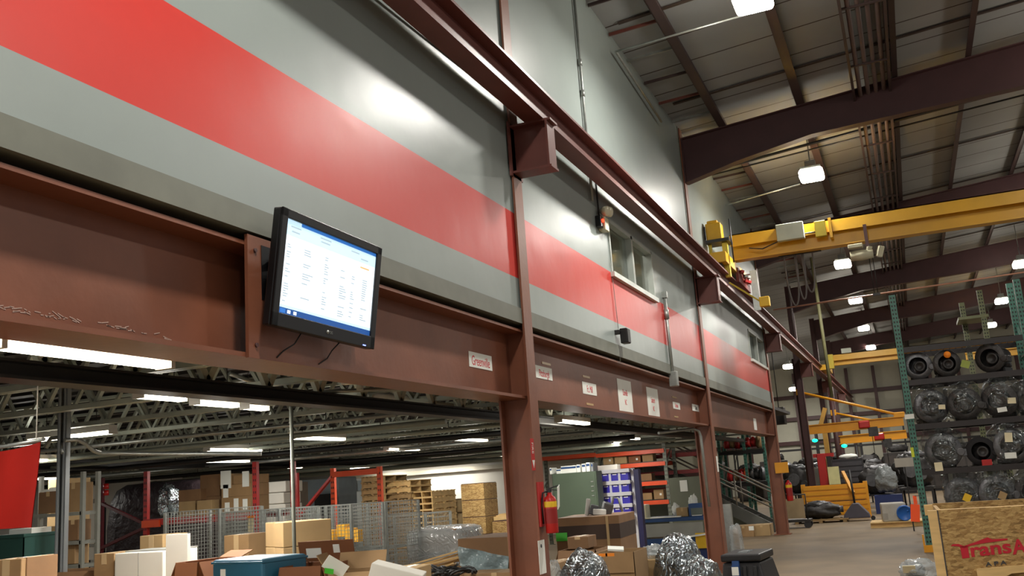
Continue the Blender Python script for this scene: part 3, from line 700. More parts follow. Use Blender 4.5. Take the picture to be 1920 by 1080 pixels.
# fluorescent fixtures
def tubelight(along, L, name_label):
    t = thing('fluorescent_light', name_label, 'light', group='fluorescent lights under the mezzanine')
    h = L/2
    e = (lambda a, b: (a, b)) if along == 'y' else (lambda a, b: (b, a))
    def bx(w0, w1, l0, l1, z0, z1):
        return MB().bb(w0, w1, l0, l1, z0, z1) if along == 'y' else MB().bb(l0, l1, w0, w1, z0, z1)
    bx(-.06, .06, -h, h, .03, .09).build('housing', WHITE, t)
    for s in (-.035, .035):
        q = MB().cyl((s, -h+.03, .008), (s, h-.03, .008), .016, 8) if along == 'y' else MB().cyl((-h+.03, s, .008), (h-.03, s, .008), .016, 8)
        q.build('tube', TUBE, t)
    for s in (-h, h): bx(-.055, .055, s-.015, s+.015, -.01, .03).build('socket', WHITE, t)
    hg = MB()
    for s in (-h*.6, h*.6): hg.cyl((0, s, .09) if along == 'y' else (s, 0, .09), (0, s, .68) if along == 'y' else (s, 0, .68), .005, 5)
    hg.build('hanger', DKSTL, t)
    return t
ly = tubelight('y', 1.25, 'x'); lx = tubelight('x', 1.25, 'x'); usedl = {'y': 0, 'x': 0}
def put(along, loc, label, light=True, e=1.0, ln=1.25, up=1):
    src = ly if along == 'y' else lx
    k = ln/1.25; sc_ = (1, k, 1) if along == 'y' else (k, 1, 1)
    if not usedl[along]: src.location = loc; src['label'] = label; usedl[along] = 1; src.scale = sc_
    else: dup(src, loc, label=label, scale=sc_)
    if light:
        area('tube_light', (loc[0], loc[1], loc[2]-.03), .1 if along == 'y' else ln*.9, ln*.9 if along == 'y' else .1, TUBE_W*e*1.5)
        if up: bulb('tube_spill', (loc[0], loc[1], loc[2]-.1), TUBE_W*e*.42*up)
for i, y in enumerate((-.4, 1.0, 2.36, 3.40)):
    put('y', (-3.62, y, 2.39), ['', '', 'bright tube light under the left end of the girder, left piece', 'bright tube light under the left end of the girder, right piece'][i] or ['tube light beyond the left edge, farther piece', 'tube light at the left edge, nearer piece'][i], e=.6, up=0)
row = [(254, 350, 748), (360, 448, 760), (456, 500, 767)]
z = 2.5
for i, (pa, pb, py) in enumerate(row):
    q = at((pa+pb)/2, py, z=z); ln = (at(pb, py+(pb-pa)*.05, x=q.x)-at(pa, py-(pb-pa)*.05, x=q.x)).y; put('y', (q.x, q.y, z), ['first', 'second', 'third'][i]+' of three bright tube lights in a row below the dark ceiling', e=1.1, ln=min(1.25, ln*.86), up=.3)
q0 = at(300, 748, z=z)
for i, y in enumerate((q0.y-2.6, q0.y-5.2)): put('y', (q0.x, y, z), 'tube light of the dark ceiling row, left of the view, '+['nearer', 'farther'][i], e=1, up=.2)
fx = [(-16, 10.0), (-11.5, 10.0), (-7.5, 11.3), (-17, 15.0), (-12, 15.0), (-7, 15.2), (-9.0, 16.4), (-14.5, 20.4), (-5.6, 20.4), (-10.5, 25.3), (-6.5, 22.6), (-15.5, 25.5)]
fl = ['over the grey shelving', 'over the red rack', 'over the wire baskets', 'deep at the left behind the red rack', 'over the boxes behind the wire baskets', 'over the wrapped pallet',
      'over the pallet stacks', 'left of the pallet stacks', 'over the workbench', 'between the pallet stacks and the rear wall', 'over the orange rack', 'left near the rear wall']
for (x, y), l in zip(fx, fl): put('y', (x, y, 2.44), 'tube light along the mezzanine bay '+l, e=1.0)
for i, px in enumerate((725, 800, 850)):
    q = at(px, 876-i*3, y=29.0); put('x', (q.x, 29.0, q.z), ['left', 'middle', 'right'][i]+' of the bright tube lights at the top of the pale rear wall', e=.9)
q = at(120, 803, y=8.2)
put('x', (q.x, 8.3, 2.52), 'thin lit tube light behind the red banner', e=.6)
# conduits under the girder edge
simple('conduit_run', MB().tube([at(430, 700, y=6.5), at(470, 715, y=6.7), at(520, 712, y=6.9), at(535, 706, y=7.0)], .02, 8), GALV, 'short pale conduit tucked under the girder behind the monitor', 'conduit')
simple('vent_duct', MB().tube([at(690, 742, y=9.5), at(760, 748, y=9.8), at(800, 757, y=10), at(850, 765, y=10.2)], .05, 10).cyl(at(760, 748, y=9.8), at(760, 748, y=9.8)+Vector((0, 0, 3.1-at(760, 748, y=9.8).z)), .006, 6), WHITE, 'white duct pipe above the dark beam left of the nearest column', 'duct')
q = at(655, 716, y=7)
t = thing('junction_box', 'small white junction box under the girder right of the monitor', 'box', q); MB().bb(-.06, .06, -.04, .04, -.02, .03).build('box', WHITE, t); MB().cyl((.1, 0, -.08), (.1, 0, .02), .03, 8).bb(-.1, .11, -.01, .01, .02, .04).bb(.09, .11, -.01, .01, .02, 3.1-q.z).build('sprinkler', GALV, t)
# ================================================================== goods under the mezzanine
def span(px0, py0, px1, py1, Y):
    """width, height and centre of something standing at depth Y that fills this part of the photograph"""
    pm, qm = (py0+py1)/2, (px0+px1)/2
    a, b = at(px0, pm, y=Y), at(px1, pm, y=Y); t_, u_ = at(qm, py0, y=Y), at(qm, py1, y=Y)
    return (a.x+b.x)/2, b.x-a.x, u_.z, t_.z-u_.z
def carton(label, loc, size, rot=0, M=None, tape=True, flaps=0, slabel=None, name='cardboard_box', cat='box', group=None, band=False):
    """size: width (x), depth (y), height; loc is the middle of the base"""
    M = M or CARD; w, d, h = size; t = thing(name, label, cat, loc, rot, group)
    if flaps:
        b = MB(); k = .006
        b.bb(-w/2, w/2, -d/2, d/2, 0, k); b.bb(-w/2, w/2, -d/2, -d/2+k, 0, h); b.bb(-w/2, w/2, d/2-k, d/2, 0, h)
        b.bb(-w/2, -w/2+k, -d/2, d/2, 0, h); b.bb(w/2-k, w/2, -d/2, d/2, 0, h); b.build('body', M, t)
        fl = flaps if isinstance(flaps, (list, tuple)) else (35, 35, 35, 35)
        fh = min(w, d)*.48
        for i, (cx, cy, rz, ln) in enumerate(((0, -d/2, 0, w), (w/2, 0, PI/2, d), (0, d/2, PI, w), (-w/2, 0, -PI/2, d))):
            if fl[i] is None: continue
            A = math.radians(fl[i]); f = MB().box((0, -fh/2, 0), (ln-.01, fh, .006))
            mm = T((cx, cy, h)) @ Matrix.Rotation(rz, 4, 'Z') @ Matrix.Rotation(A, 4, 'X'); f.v = [mm @ v for v in f.v]; f.build('flap', M, t)
    else:
        MB().bb(-w/2, w/2, -d/2, d/2, 0, h).build('body', M, t, bevel=.006)
        if tape:
            MB().bb(-.03, .03, -d/2-.001, d/2+.001, h-.0005, h+.0015).bb(-.03, .03, -d/2-.0015, -d/2, h*.78, h).build('tape', TAPE, t)
    if band: MB().bb(-w/2-.002, w/2+.002, -d/2-.002, d/2+.002, h*.78, h*.92).build('printed_band', mat('dark_print', '#3a2a20', rough=.8), t)
    if slabel:
        for (fx_, fz, lw, lh) in (slabel if isinstance(slabel[0], (list, tuple)) else [slabel]):
            MB().bb(fx_*w-lw/2, fx_*w+lw/2, -d/2-.003, -d/2-.0005, fz*h-lh/2, fz*h+lh/2).build('shipping_label', PAPER, t)
    return t
def pcarton(label, px0, py0, px1, py1, Y, d, base=None, **k):
    x, w, z, h = span(px0, py0, px1, py1, Y)
    if base is not None: h = z+h-base; z = base
    return carton(label, (x, Y+d/2, z), (w, d, h), **k), (x, w, z, h)
def table(label, x0, x1, y0, y1, h):
    t = thing('packing_table', label, 'table', ((x0+x1)/2, (y0+y1)/2, 0)); X, Y = (x1-x0)/2, (y1-y0)/2
    MB().bb(-X, X, -Y, Y, h-.04, h).build('table_top', WOODG, t, bevel=.004)
    for a in (-1, 1):
        for b in (-1, 1): MB().bb(a*(X-.05)-.03, a*(X-.05)+.03, b*(Y-.05)-.03, b*(Y-.05)+.03, 0, h-.04).build('leg', DKSTL, t)
    MB().bb(-X+.05, X-.05, -Y+.04, Y-.04, .2, .23).build('lower_shelf', WOODG, t)
TZ = .86
table('long packing table under the open cartons and the teal bin', -6.4, -3.6, 5.35, 6.45, TZ)
table('packing table under the white cartons at the left', -8.6, -5.5, 6.6, 7.9, TZ)

# red banner hanging at the left edge
q0, q1 = at(-30, 829, y=4.6), at(75, 828, y=4.35); qb = at(68, 988, y=4.4)
t = thing('cloth_banner', 'red cloth banner hanging at the left edge below the tube light', 'banner', (q0.x, q0.y, q1.z))
dv = q1-q0; Ln = math.hypot(dv.x, dv.y); hb = q1.z-qb.z
b = MB(); b.smooth = True; nx, nz = 24, 16; u = Vector((dv.x/Ln, dv.y/Ln, 0)); nrm = Vector((-u.y, u.x, 0))
for sgn in (0, 1):
    vs = []; fs = []
    for j in range(nz+1):
        for i in range(nx+1):
            s_ = i/nx; t_ = j/nz
            off = .02*math.sin(s_*9+t_*2)*(.3+t_) + .004*sgn
            P = u*(s_*Ln*(1-.03*t_)) + nrm*off + Vector((0, 0, -hb*t_ - .02*math.sin(s_*PI)*(1-t_)))
            vs.append(P)
    for j in range(nz):
        for i in range(nx):
            a = j*(nx+1)+i; q = [a, a+1, a+nx+2, a+nx+1]; fs.append(q if sgn else q[::-1])
    b.add(vs, fs)
b.build('cloth', FABR, t)
MB().tube([(u*(-.05))+Vector((0, 0, .01)), u*(Ln+.05)+Vector((0, 0, .01))], .012, 8).build('rod', GALV, t)
MB().cyl(u*.1+Vector((0, 0, .01)), u*.1+Vector((0, 0, 3.0-q1.z)), .004, 5).cyl(u*(Ln-.05)+Vector((0, 0, .01)), u*(Ln-.05)+Vector((0, 0, 3.0-q1.z)), .004, 5).build('cord', WHITE, t)

# slotted strut post and conduit
q = at(117, 940, y=7.3)
t = thing('strut_post', 'grey slotted steel post standing right of the red banner', 'post', (q.x, q.y, 0), .35)
b = MB().bb(-.045, .045, .03, .045, 0, 3.0).bb(-.045, -.035, -.045, .03, 0, 3.0).bb(.035, .045, -.045, .03, 0, 3.0).bb(-.045, -.016, -.045, -.035, 0, 3.0).bb(.016, .045, -.045, -.035, 0, 3.0)
b.build('channel', mat('strut_grey', '#8b8f90', rough=.4, metal=.4), t)
sl = MB()
for k in range(30): sl.bb(-.012, .012, .026, .031, .08+k*.1, .14+k*.1)
sl.build('slots', DKSTL, t); MB().bb(-.09, .09, -.09, .09, 0, .01).build('foot_plate', DKSTL, t)
simple('conduit_run', MB().tube([at(85, 838, y=7.5), at(95, 822, y=7.5), at(110, 820, y=7.4), at(117, 832, y=7.3), at(117, 850, y=7.26)], .02, 8), GALV, 'short bent conduit over the top of the slotted post', 'conduit')
simple('conduit_run', MB().tube([at(121, 826, y=7.25), at(145, 824, y=7.4), at(160, 832, y=7.5), at(176, 846, y=7.6), at(190, 850, y=7.7), at(300, 851, y=8.2), at(490, 851, y=8.6)], .022, 8), GALV, 'pale conduit bending off the slotted post and running right', 'conduit')
# thin pole
q = at(549, 900, y=7.0)
t = thing('drop_pole', 'thin pale pole dropping from the joists among the wire baskets', 'pole', (q.x, q.y, 0))
MB().cyl((0, 0, 0), (0, 0, 2.55), .017, 10).build('tube', CHAN, t); MB().tube([(0, 0, 2.53), (.25, .2, 2.56), (.8, .7, 2.57)], .018, 8).build('arm', GALV, t); MB().cyl((0, 0, 0), (0, 0, .015), .07, 12).build('foot', GALV, t)

# grey shelving with cartons at the far left
SY = 9.6
q0, q1 = at(44, 960, y=SY), at(152, 960, y=SY)
sx0, sx1 = q0.x, q1.x
t = thing('storage_shelving', 'grey steel shelving with cartons behind the red banner', 'shelving', ((sx0+sx1)/2, SY, 0)); hwid = (sx1-sx0)/2
sh = [at(100, p_, y=SY).z for p_ in (1060, 1016, 962)]
for a in (-hwid, hwid):
    for dd in (0, .25): MB().bb(a-.025, a+.025, dd, dd+.05, 0, 2.2).build('post', mat('shelf_grey', '#7d7d74', rough=.5), t)
for z in sh: MB().bb(-hwid, hwid, 0, .3, z-.05, z-.005).build('shelf', mat('shelf_grey', '#7d7d74'), t)
def shc(label, px0, py0, px1, py1, lev, d=.22, **k):
    return pcarton(label, px0, py0, px1, py1, SY+.06, d, base=sh[lev], **k)
shc('brown carton on the top shelf behind the red banner', 72, 922, 107, 962, 2, M=CARD2)
shc('tall tan carton on the top shelf behind the slotted post', 124, 905, 150, 962, 2)
shc('low tan carton on the middle shelf behind the red banner', 54, 988, 107, 1016, 1, M=CARD3)
shc('narrow carton standing on the middle shelf behind the slotted post', 126, 975, 146, 1016, 1, M=CARD2)
shc('brown carton low on the grey shelving, left one', 51, 1026, 92, 1060, 0, M=CARD2)
shc('brown carton low on the grey shelving, right one', 96, 1022, 140, 1060, 0)
q = at(90, 919, y=SY)
simple('paper_stack', MB().bb(-.18, .18, -.09, .09, 0, .03).bb(-.1, .16, -.08, .09, .03, .05), PAPER, 'white papers lying on the brown carton of the top shelf', 'papers', loc=(q.x+.02, SY+.17, at(90, 922, y=SY+.06).z+.002))
pcarton('carton behind the top shelf cartons', 90, 898, 128, 922, SY+.75, .4, base=0, M=CARD3)
x, w_, z, h = span(-20, 1004, 28, 1030, 7.0)
t = thing('teal_crate', 'teal green plastic crate below the red banner', 'crate', (x, 7.3, TZ)); h = z+h-TZ
b = MB(); b.bb(-w_/2, w_/2, -.2, .2, 0, .01).bb(-w_/2, w_/2, -.2, -.19, 0, h).bb(-w_/2, w_/2, .19, .2, 0, h).bb(-w_/2, -w_/2+.01, -.2, .2, 0, h).bb(w_/2-.01, w_/2, -.2, .2, 0, h); b.build('body', TEALG, t)
MB().bb(-w_/2-.015, w_/2+.015, -.215, .215, h-.03, h).build('rim', TEALG, t); MB().bb(-.12, .18, -.12, .12, h-.02, h+.05).build('papers', PAPER, t)

# near left cartons
pcarton('tall tan carton at the bottom left corner, left one', -20, 1050, 24, 1078, 5.6, .3, base=0, rot=.3)
pcarton('tall tan carton at the bottom left corner, right one', 24, 1046, 50, 1078, 5.7, .3, base=0, M=CARD2)
x, w_, z, h = span(52, 1074, 165, 1090, 6.95); carton('low open carton with pale flaps left of the white cartons', (x, 7.2, TZ), (w_, .4, z+h-TZ), .1, CARD2, flaps=(70, 10, 15, 20))
# white carton pair
x, w_, z, h = span(175, 1042, 216, 1090, 6.85)
pcarton('brown sided carton with a small label left of the white carton', 176, 1038, 214, 1078, 6.9, .35, base=TZ, M=CARD, slabel=(.1, .35, .09, .06))
t, _ = pcarton('white printed carton with grey lid between brown carton and white board', 215, 1036, 305, 1078, 6.85, .45, base=TZ, M=CARDW, tape=False)
x, w_, z, h = _
MB().bb(-w_/2+.0, w_/2-.0, -.1, .225, h, h+.012).build('lid', mat('lid_grey', '#8f8f89', rough=.6), t)
MB().bb(-.003, .003, -.228, -.225, 0, h).build('seam', mat('lid_grey', '#8f8f89'), t)
text_mesh('print', 'Transmission', .04, TXTK, t, T((w_*.25, -.2262, h*.3)) @ FY)
x, w_, z, h = span(306, 1002, 347, 1078, 6.75)
t = thing('foam_board', 'tall white board standing beside the white carton', 'board', (x, 6.8, TZ)); MB().bb(-w_/2, w_/2, -.02, .02, 0, z+h-TZ).build('board', CARDW, t, bevel=.003)
pcarton('plain tan carton behind the white carton', 262, 1004, 305, 1030, 7.5, .35, base=TZ, M=CARD3)
x, w_, z, h = span(347, 1053, 400, 1082, 6.2); carton('open brown carton with one raised pale flap left of the teal bin', (x-.03, 6.35, TZ), (w_, .42, z+h-TZ), -.2, CARDO, flaps=(85, 60, -20, 60))
# teal bin
x, w_, z, h = span(384, 1050, 506, 1085, 5.5)
t = thing('teal_bin', 'teal plastic tool bin with a paper label at the bottom edge', 'bin', (x, 5.75, TZ), -.22); h = z+h-TZ; w_ *= .98
MB().bb(-w_/2, w_/2, -.2, .2, 0, h).build('body', TEAL, t, bevel=.02)
MB().bb(-w_/2-.004, w_/2+.004, -.206, .206, h-.03, h-.015).build('rim', TEAL, t, bevel=.004)
MB().bb(-w_*.32, -w_*.22, -.204, -.2, h*.3, h*.85).bb(-w_*.42, -w_*.38, -.204, -.2, h*.5, h*.72).build('label', PAPER, t)
MB().tube([(-.02, -.215, h*.35), (.0, -.225, h*.5), (.05, -.225, h*.52), (.2, -.225, h*.52), (.23, -.215, h*.35)], .012, 8).build('handle', TEAL, t)
MB().bb(-w_/2-.004, -w_/2, -.1, .05, h*.3, h*.7).build('red_sticker', RED, t)
# carton stack left of the pole
q = at(520, 1065, y=7.4)
a0, a1, a2 = at(516, 985, y=7.4), at(516, 1028, y=7.4), at(516, 1068, y=7.4)
carton('lower of two plain cartons stacked beside the thin pole', (a0.x, 7.75, 0), (.5, .46, a1.z-.003), -.62, CARD3)
carton('upper of two plain cartons stacked beside the thin pole', (a0.x, 7.75, a1.z), (.5, .46, a0.z-a1.z+.02), -.62, CARD3)
pcarton('brown carton with a tan patch left of the stacked pair', 420, 1003, 466, 1048, 8.4, .4, base=0, M=CARD, slabel=None)
# open cartons centre bottom
x, w_, z, h = span(500, 1066, 575, 1085, 5.5); carton('dark open carton right of the teal bin', (x+.02, 5.8, TZ), (w_, .4, z+h-TZ), .1, CARDO, flaps=(80, 75, 70, 80))
q = at(615, 1030, y=6.0)
t = carton('open carton with a tall back flap carrying two labels', (q.x-.1, 6.05, TZ), (.46, .3, at(600, 1072, y=5.9).z-TZ), .1, CARDO, flaps=(75, 60, None, 60))
h_ = at(600, 1072, y=5.9).z-TZ; tz_ = at(615, 1011, y=6.2).z-TZ
f = MB(); A = math.radians(14); mm = T((0, .15, h_)) @ Matrix.Rotation(A, 4, 'X') @ Matrix.Shear('XZ', 4, (.22, 0))
ff = MB().bb(-.23, .21, -.004, .004, 0, tz_-h_); ff.v = [mm @ v for v in ff.v]; ff.build('flap', CARDO, t)
for (u0, u1, v0, v1) in ((-.17, -.05, .4, .75), (.05, .1, .55, .85)):
    H = tz_-h_; ff = MB().bb(u0, u1, -.007, -.004, v0*H, v1*H); ff.v = [mm @ v for v in ff.v]; ff.build('shipping_label', PAPER, t)
q = at(655, 1060, y=5.75)
t = carton('open carton full of flaps with green tape at the bottom', (q.x, 5.85, TZ), (.34, .3, at(650, 1074, y=5.7).z-TZ), .35, CARD, flaps=(40, 55, -50, -60))
q2 = at(629, 1062, y=5.6)
b = MB().box((0, 0, 0), (.09, .004, .16), (.5, -.9, .3)); simple('paper_slip', b, PAPER, 'curled white slip with green tape on the open cartons', 'paper', loc=q2)
q2 = at(622, 1072, y=5.58)
simple('tape_piece', MB().box((0, 0, 0), (.06, .006, .035), (.3, .2, .3)), GRT, 'bit of green tape on the open cartons', 'tape', loc=at(617, 1071, y=5.55))
q = at(710, 1072, y=5.6)
t = carton('tilted white carton at the bottom centre', (q.x, 5.7, TZ), (.34, .3, .3), .4, CARDW, tape=False); t.rotation_euler.y = .3; t.location.z = at(690, 1056, y=5.6).z-.33
pcarton('tan carton right of the tilted white carton', 727, 1066, 776, 1085, 6.2, .3, base=TZ, M=CARD3, rot=.15)
q = at(800, 1000, y=9)
# pile of dark hoses and slats
q = at(838, 1078, y=9.0)
b = MB()
for i in range(14):
    a = rnd.uniform(0, PI); c_ = Vector((rnd.uniform(-.25, .25), rnd.uniform(-.2, .2), rnd.uniform(-.02, .06)))
    b.tube([c_+Vector((math.cos(a+k*.5)*.14, math.sin(a+k*.5)*.14, .03*math.sin(k+i))) for k in range(9)], .012, 6)
t = thing('cable_bundle', 'tangle of dark cables in front of the large carton', 'cables', (q.x, q.y, at(838, 1076, y=9.0).z)); b.build('cables', DKSTL, t)
zc = at(838, 1076, y=9.0).z-.09
carton('squat carton under the tangle of dark cables', (q.x, q.y, 0), (.6, .5, zc), 0, CARD2)
q = at(810, 1066, y=10.5)
t = thing('slat_pile', 'heap of pale wooden slats left of the large carton', 'slats', (q.x, q.y, at(815, 1075, y=10.5).z))
for i in range(9):
    z = .02*i; MB().box((rnd.uniform(-.05, .05), rnd.uniform(-.15, .15), z), (.75, .06, .018), (0, -.22+rnd.uniform(-.05, .05), rnd.uniform(-.2, .2))).build('slat', WOOD, t)
pcarton('brown carton under the heap of slats', 775, 1078, 850, 1100, 10.2, .7, base=0, M=CARD2)
# large carton with draped film left of the near column
t, (x, w_, z, h) = pcarton('large brown carton with plastic film draped on it, left of the nearest column', 862, 1008, 972, 1078, 10.0, .9, base=0, M=CARD2, tape=False, rot=-.06, name='large_carton')
MB().bb(w_/2-.08, w_/2+.004, -.454, -.44, 0, h+.0).build('corner_board', CARD3, t)
fm = MB(); fm.smooth = True; n = 18; vs = []; fs = []
for j in range(9):
    for i in range(n+1):
        u_ = i/n; v_ = j/8; vs.append((-w_/2+.02+u_*w_*.86, -.47-.02*math.sin(u_*11+v_*5)-.015*v_, h*(.93-.12*u_)-v_*(.12+.22*(1-abs(u_-.6)))))
for j in range(8):
    for i in range(n): a = j*(n+1)+i; fs.append((a, a+n+1, a+n+2, a+1))
fm.add(vs, fs); fm.build('draped_film', mat('pale_blue_film', '#8fa3a6', rough=.2, var=.2, bump=.6, bscale=8, alpha=.8), t)
pcarton('small brown carton low in front of the large carton', 870, 1074, 985, 1100, 9.3, .4, base=0, M=CARD)
# shrink wrapped pallet
x, w_, z, h = span(752, 992, 855, 1042, 13.5)
t = thing('wrapped_pallet', 'pallet load wrapped in shiny plastic film beside the pallet stacks', 'pallet', (x, 14.1, 0)); top = z+h
for i in range(3): MB().bb(-w_/2+i*(w_/2-.05), -w_/2+i*(w_/2-.05)+.1, -.5, .5, 0, .1).build('runner', WOODG, t)
MB().bb(-w_/2, w_/2, -.5, .5, .1, .125).build('deck', WOODG, t)
MB().bb(-w_/2+.04, w_/2-.04, -.46, .46, .125, top*.62).bb(-w_/2+.06, w_/2-.08, -.44, .44, top*.65, top-.02).build('load', CARD2, t, bevel=.02)
MB().blob((0, 0, .13+(top-.13)/2), (w_*1.02, 1.04, top-.1), 5, .05, 3, 36, 24, p=7).build('plastic_wrap', FILMT, t)

put('y', (at(440, 900, y=12.0).x, 12.0, 2.44), 'added tube light brightening the labelled cartons on the red rack', e=1.1)  # extra fixture, added only to brighten the cartons on the red rack
# wire baskets
def wirebasket():
    t = thing('wire_basket', 'x', 'basket', group='wire mesh baskets'); w, d, z0, z1 = 1.12, .95, .12, 1.0
    for sx in (-1, 1):
        for sy in (-1, 1): MB().bb(sx*w/2-.02, sx*w/2+.02, sy*d/2-.02, sy*d/2+.02, 0, z1).build('corner_post', GALV, t)
    def panel(ax):
        L = w if ax == 'x' else d; p = MB(); n = int(L/.062)
        for i in range(n+1):
            u_ = -L/2+L*i/n; p.bb(u_-.0028, u_+.0028, -.0028, .0028, z0, z1)
        m_ = int((z1-z0)/.062)
        for j in range(m_+1):
            z = z0+(z1-z0)*j/m_; k = .006 if j in (0, m_) else .0035; p.bb(-L/2, L/2, -k, k, z-k, z+k)
        return p
    for s in (-1, 1):
        o = panel('x').build('mesh_panel', GALV, t); o.location = (0, s*d/2, 0)
        o = panel('y').build('mesh_panel', GALV, t); o.location = (s*w/2, 0, 0); o.rotation_euler.z = PI/2
    b = MB()
    for i in range(16): b.bb(-w/2+w*i/15-.004, -w/2+w*i/15+.004, -d/2, d/2, z0-.01, z0)
    b.build('mesh_floor', GALV, t); return t
wb0 = wirebasket(); first = True
wl = []
for i, (px, Y, zt, rz) in enumerate(((362, 11.0, 958, 0.0), (472, 11.2, 958, 0.0), (600, 11.6, 950, .05), (676, 12.75, 945, -.05))):
    q = at(px, zt, y=Y); ss = q.z/2.0
    lab = ['leftmost wire basket column', 'wire basket column behind the stacked plain cartons', 'wire basket column right of the thin pole', 'rightmost tall wire basket column'][i]
    for lev in (0, 1):
        nm = ('lower basket of the ' if lev == 0 else 'upper basket of the ')+lab
        loc = (q.x, Y+.45, lev*1.0*ss)
        if first: wb0.location = loc; wb0.rotation_euler.z = rz; wb0.scale = (.84, 1, ss); wb0['label'] = nm; first = False
        else: dup(wb0, loc, rz, nm, scale=(.84, 1, ss))
q = at(735, 968, y=14.5)
dup(wb0, (q.x, 15.1, 0), .0, 'single low wire basket left of the wrapped pallet', scale=(1, 1, q.z/1.0))
q = at(640, 1000, y=12.0)
for i, (px, py) in enumerate(((617, 1003), (640, 993), (655, 1000), (665, 1003))):
    q = at(px, py, y=12.25); carton(['first', 'second', 'third', 'fourth'][i]+' from the left of the yellow parts boxes inside the wire baskets', (q.x, 12.3, q.z-.1), (.14, .14, .17), 0, mat('yellow_box', '#e0a52a', rough=.6), tape=False, name='parts_box')
t = thing('tag', 'cream paper tag with orange clip hung on the wire baskets', 'tag', at(470, 972, y=11.19))
MB().box((0, 0, -.09), (.09, .004, .19), (0, .12, 0)).build('paper', mat('cream_paper', '#ddd2ae', rough=.7), t); MB().box((0, 0, .02), (.12, .01, .03)).build('clip', ORL, t)

# red racks behind the baskets
def post(mb, x, y, z, w=.08, d=.07): return mb.bb(x-w/2, x+w/2, y-d/2, y+d/2, 0, z)
def rackpost(name, x, y, z, M, t, hole=True, w=.085):
    b = MB(); b.bb(x-w/2, x+w/2, y-.035, y+.035, .0, z); b.m = 1
    if hole:
        for k in range(int(z/.1)-1):
            for s in (-.018, .018): b.bb(x+s-.008, x+s+.008, y-.037, y-.034, .1+k*.1, .14+k*.1)
    b.m = 0; b.bb(x-.08, x+.08, y-.08, y+.08, 0, .01)
    return b.build(name, [M, DKSTL], t)
RY = 13.6
xa, xb, xc_ = at(275, 940, y=RY).x, at(480, 930, y=RY).x, at(190, 960, y=RY+1.0).x
t = thing('pallet_rack', 'dark red pallet rack behind the white cartons, cartons stacked on it', 'rack', (0, 0, 0))
ztop = at(275, 884, y=RY).z
rackpost('upright', xa, RY, ztop, REDR, t); rackpost('upright', xb, RY, ztop, REDR, t); DRED = mat('dark_red_steel', '#5c1a20', rough=.5); rackpost('upright', xc_, RY+1.0, ztop, DRED, t); rackpost('upright', xb+.05, RY+1.0, ztop, REDR, t)
zb = at(380, 967, y=RY).z
MB().bb(xa, xb, RY-.05, RY, zb-.11, zb).build('beam', REDR, t); MB().bb(xa, xb, RY+1.0, RY+1.05, zb-.11, zb).build('beam', REDR, t)
MB().bb(xa+.05, xb-.05, RY, RY+1.0, zb-.02, zb).build('deck', GALV, t)
zb2 = at(240, 1000, y=RY).z
MB().bar((xc_, RY+1.0, zb+.35), (xa, RY+.04, zb-.1), .05).bar((xc_, RY+1.0, zb-.5), (xa, RY+.04, zb-.12), .05).build('brace', DRED, t)
MB().bb(xa-.04, xa+.35, RY-.08, RY-.035, zb-.14, zb-.02).build('beam_end', ORG, t)
zb_ = zb+.001
def rc(label, px0, py0, px1, py1, M=CARD, base=None, d=.5, dy=.15, **k): return pcarton(label, px0, py0, px1, py1, RY+dy, d, base=base, M=M, tape=False, **k)
_, q = rc('lower tan carton with three labels at the right of the red rack', 415, 931, 471, 955, base=zb_, slabel=[(-.3, .4, .1, .16), (0, .5, .1, .22), (.3, .5, .1, .18)]); zz = q[2]+q[3]
_, q2 = rc('middle tan carton with one label at the right of the red rack', 415, 908, 471, 931, base=zz+.001, slabel=(-.35, .5, .11, .22)); z3 = q2[2]+q2[3]
rc('top left small carton with a bright label on the red rack stack', 412, 889, 435, 908, base=z3+.001, slabel=(.0, .5, .22, .3)); rc('top right carton with a label on the red rack stack', 437, 890, 471, 908, base=z3+.001, slabel=(.2, .5, .14, .26))
_, q = rc('lower dark brown carton left of the labelled cartons', 375, 931, 414, 957, CARD2, zb_, dy=.3); zz = q[2]+q[3]
_, q = rc('upper dark brown carton left of the labelled cartons', 375, 890, 412, 931, CARD2, zz+.001, dy=.3)
_, q = rc('first small yellow tan carton on the red rack', 335, 940, 366, 957, CARD3, zb_); zz = q[2]+q[3]
rc('second small yellow tan carton on the red rack', 369, 938, 397, 957, CARD3, zb_, dy=.05, d=.2)
rc('brown carton on top of the small yellow tan cartons', 335, 918, 376, 938, CARD2, zz+.001, d=.4)
# film wrapped unit and dark shrouded load
q = at(302, 935, y=RY+.3)
t = thing('wrapped_part', 'lumpy part wrapped in silvery film right of the red upright', 'wrapped part', (q.x, RY+.5, zb_))
hh_ = at(302, 907, y=RY+.3).z-zb_
MB().blob((0, 0, hh_/2), (.34, .4, hh_), 3, .3, 2, flat=.95).build('plastic_wrap', FILMH, t)
t = thing('shrouded_load', 'dark shrouded load between the two red uprights at the left', 'load', ((xa+xc_)/2+.15, RY+1.75, 0))
hz = at(230, 912, y=RY+1.4).z
MB().blob((0, 0, hz/2), (2.9, .9, hz*1.02), 8, .06, 2, p=7).build('shroud', mat('dark_shroud', '#2b2024', rough=.55, bump=.5, bscale=6), t)
for i, (px, py, c_) in enumerate(((190, 915, 0), (190, 950, 1))):
    simple('warning_tag', MB().cyl((0, 0, -.05), (0, 0, .05), .05, 10), RED, ['upper', 'lower'][i]+' small red tag hung beside the left red upright', 'tag', loc=at(199, 912+i*12, y=RY+.7))
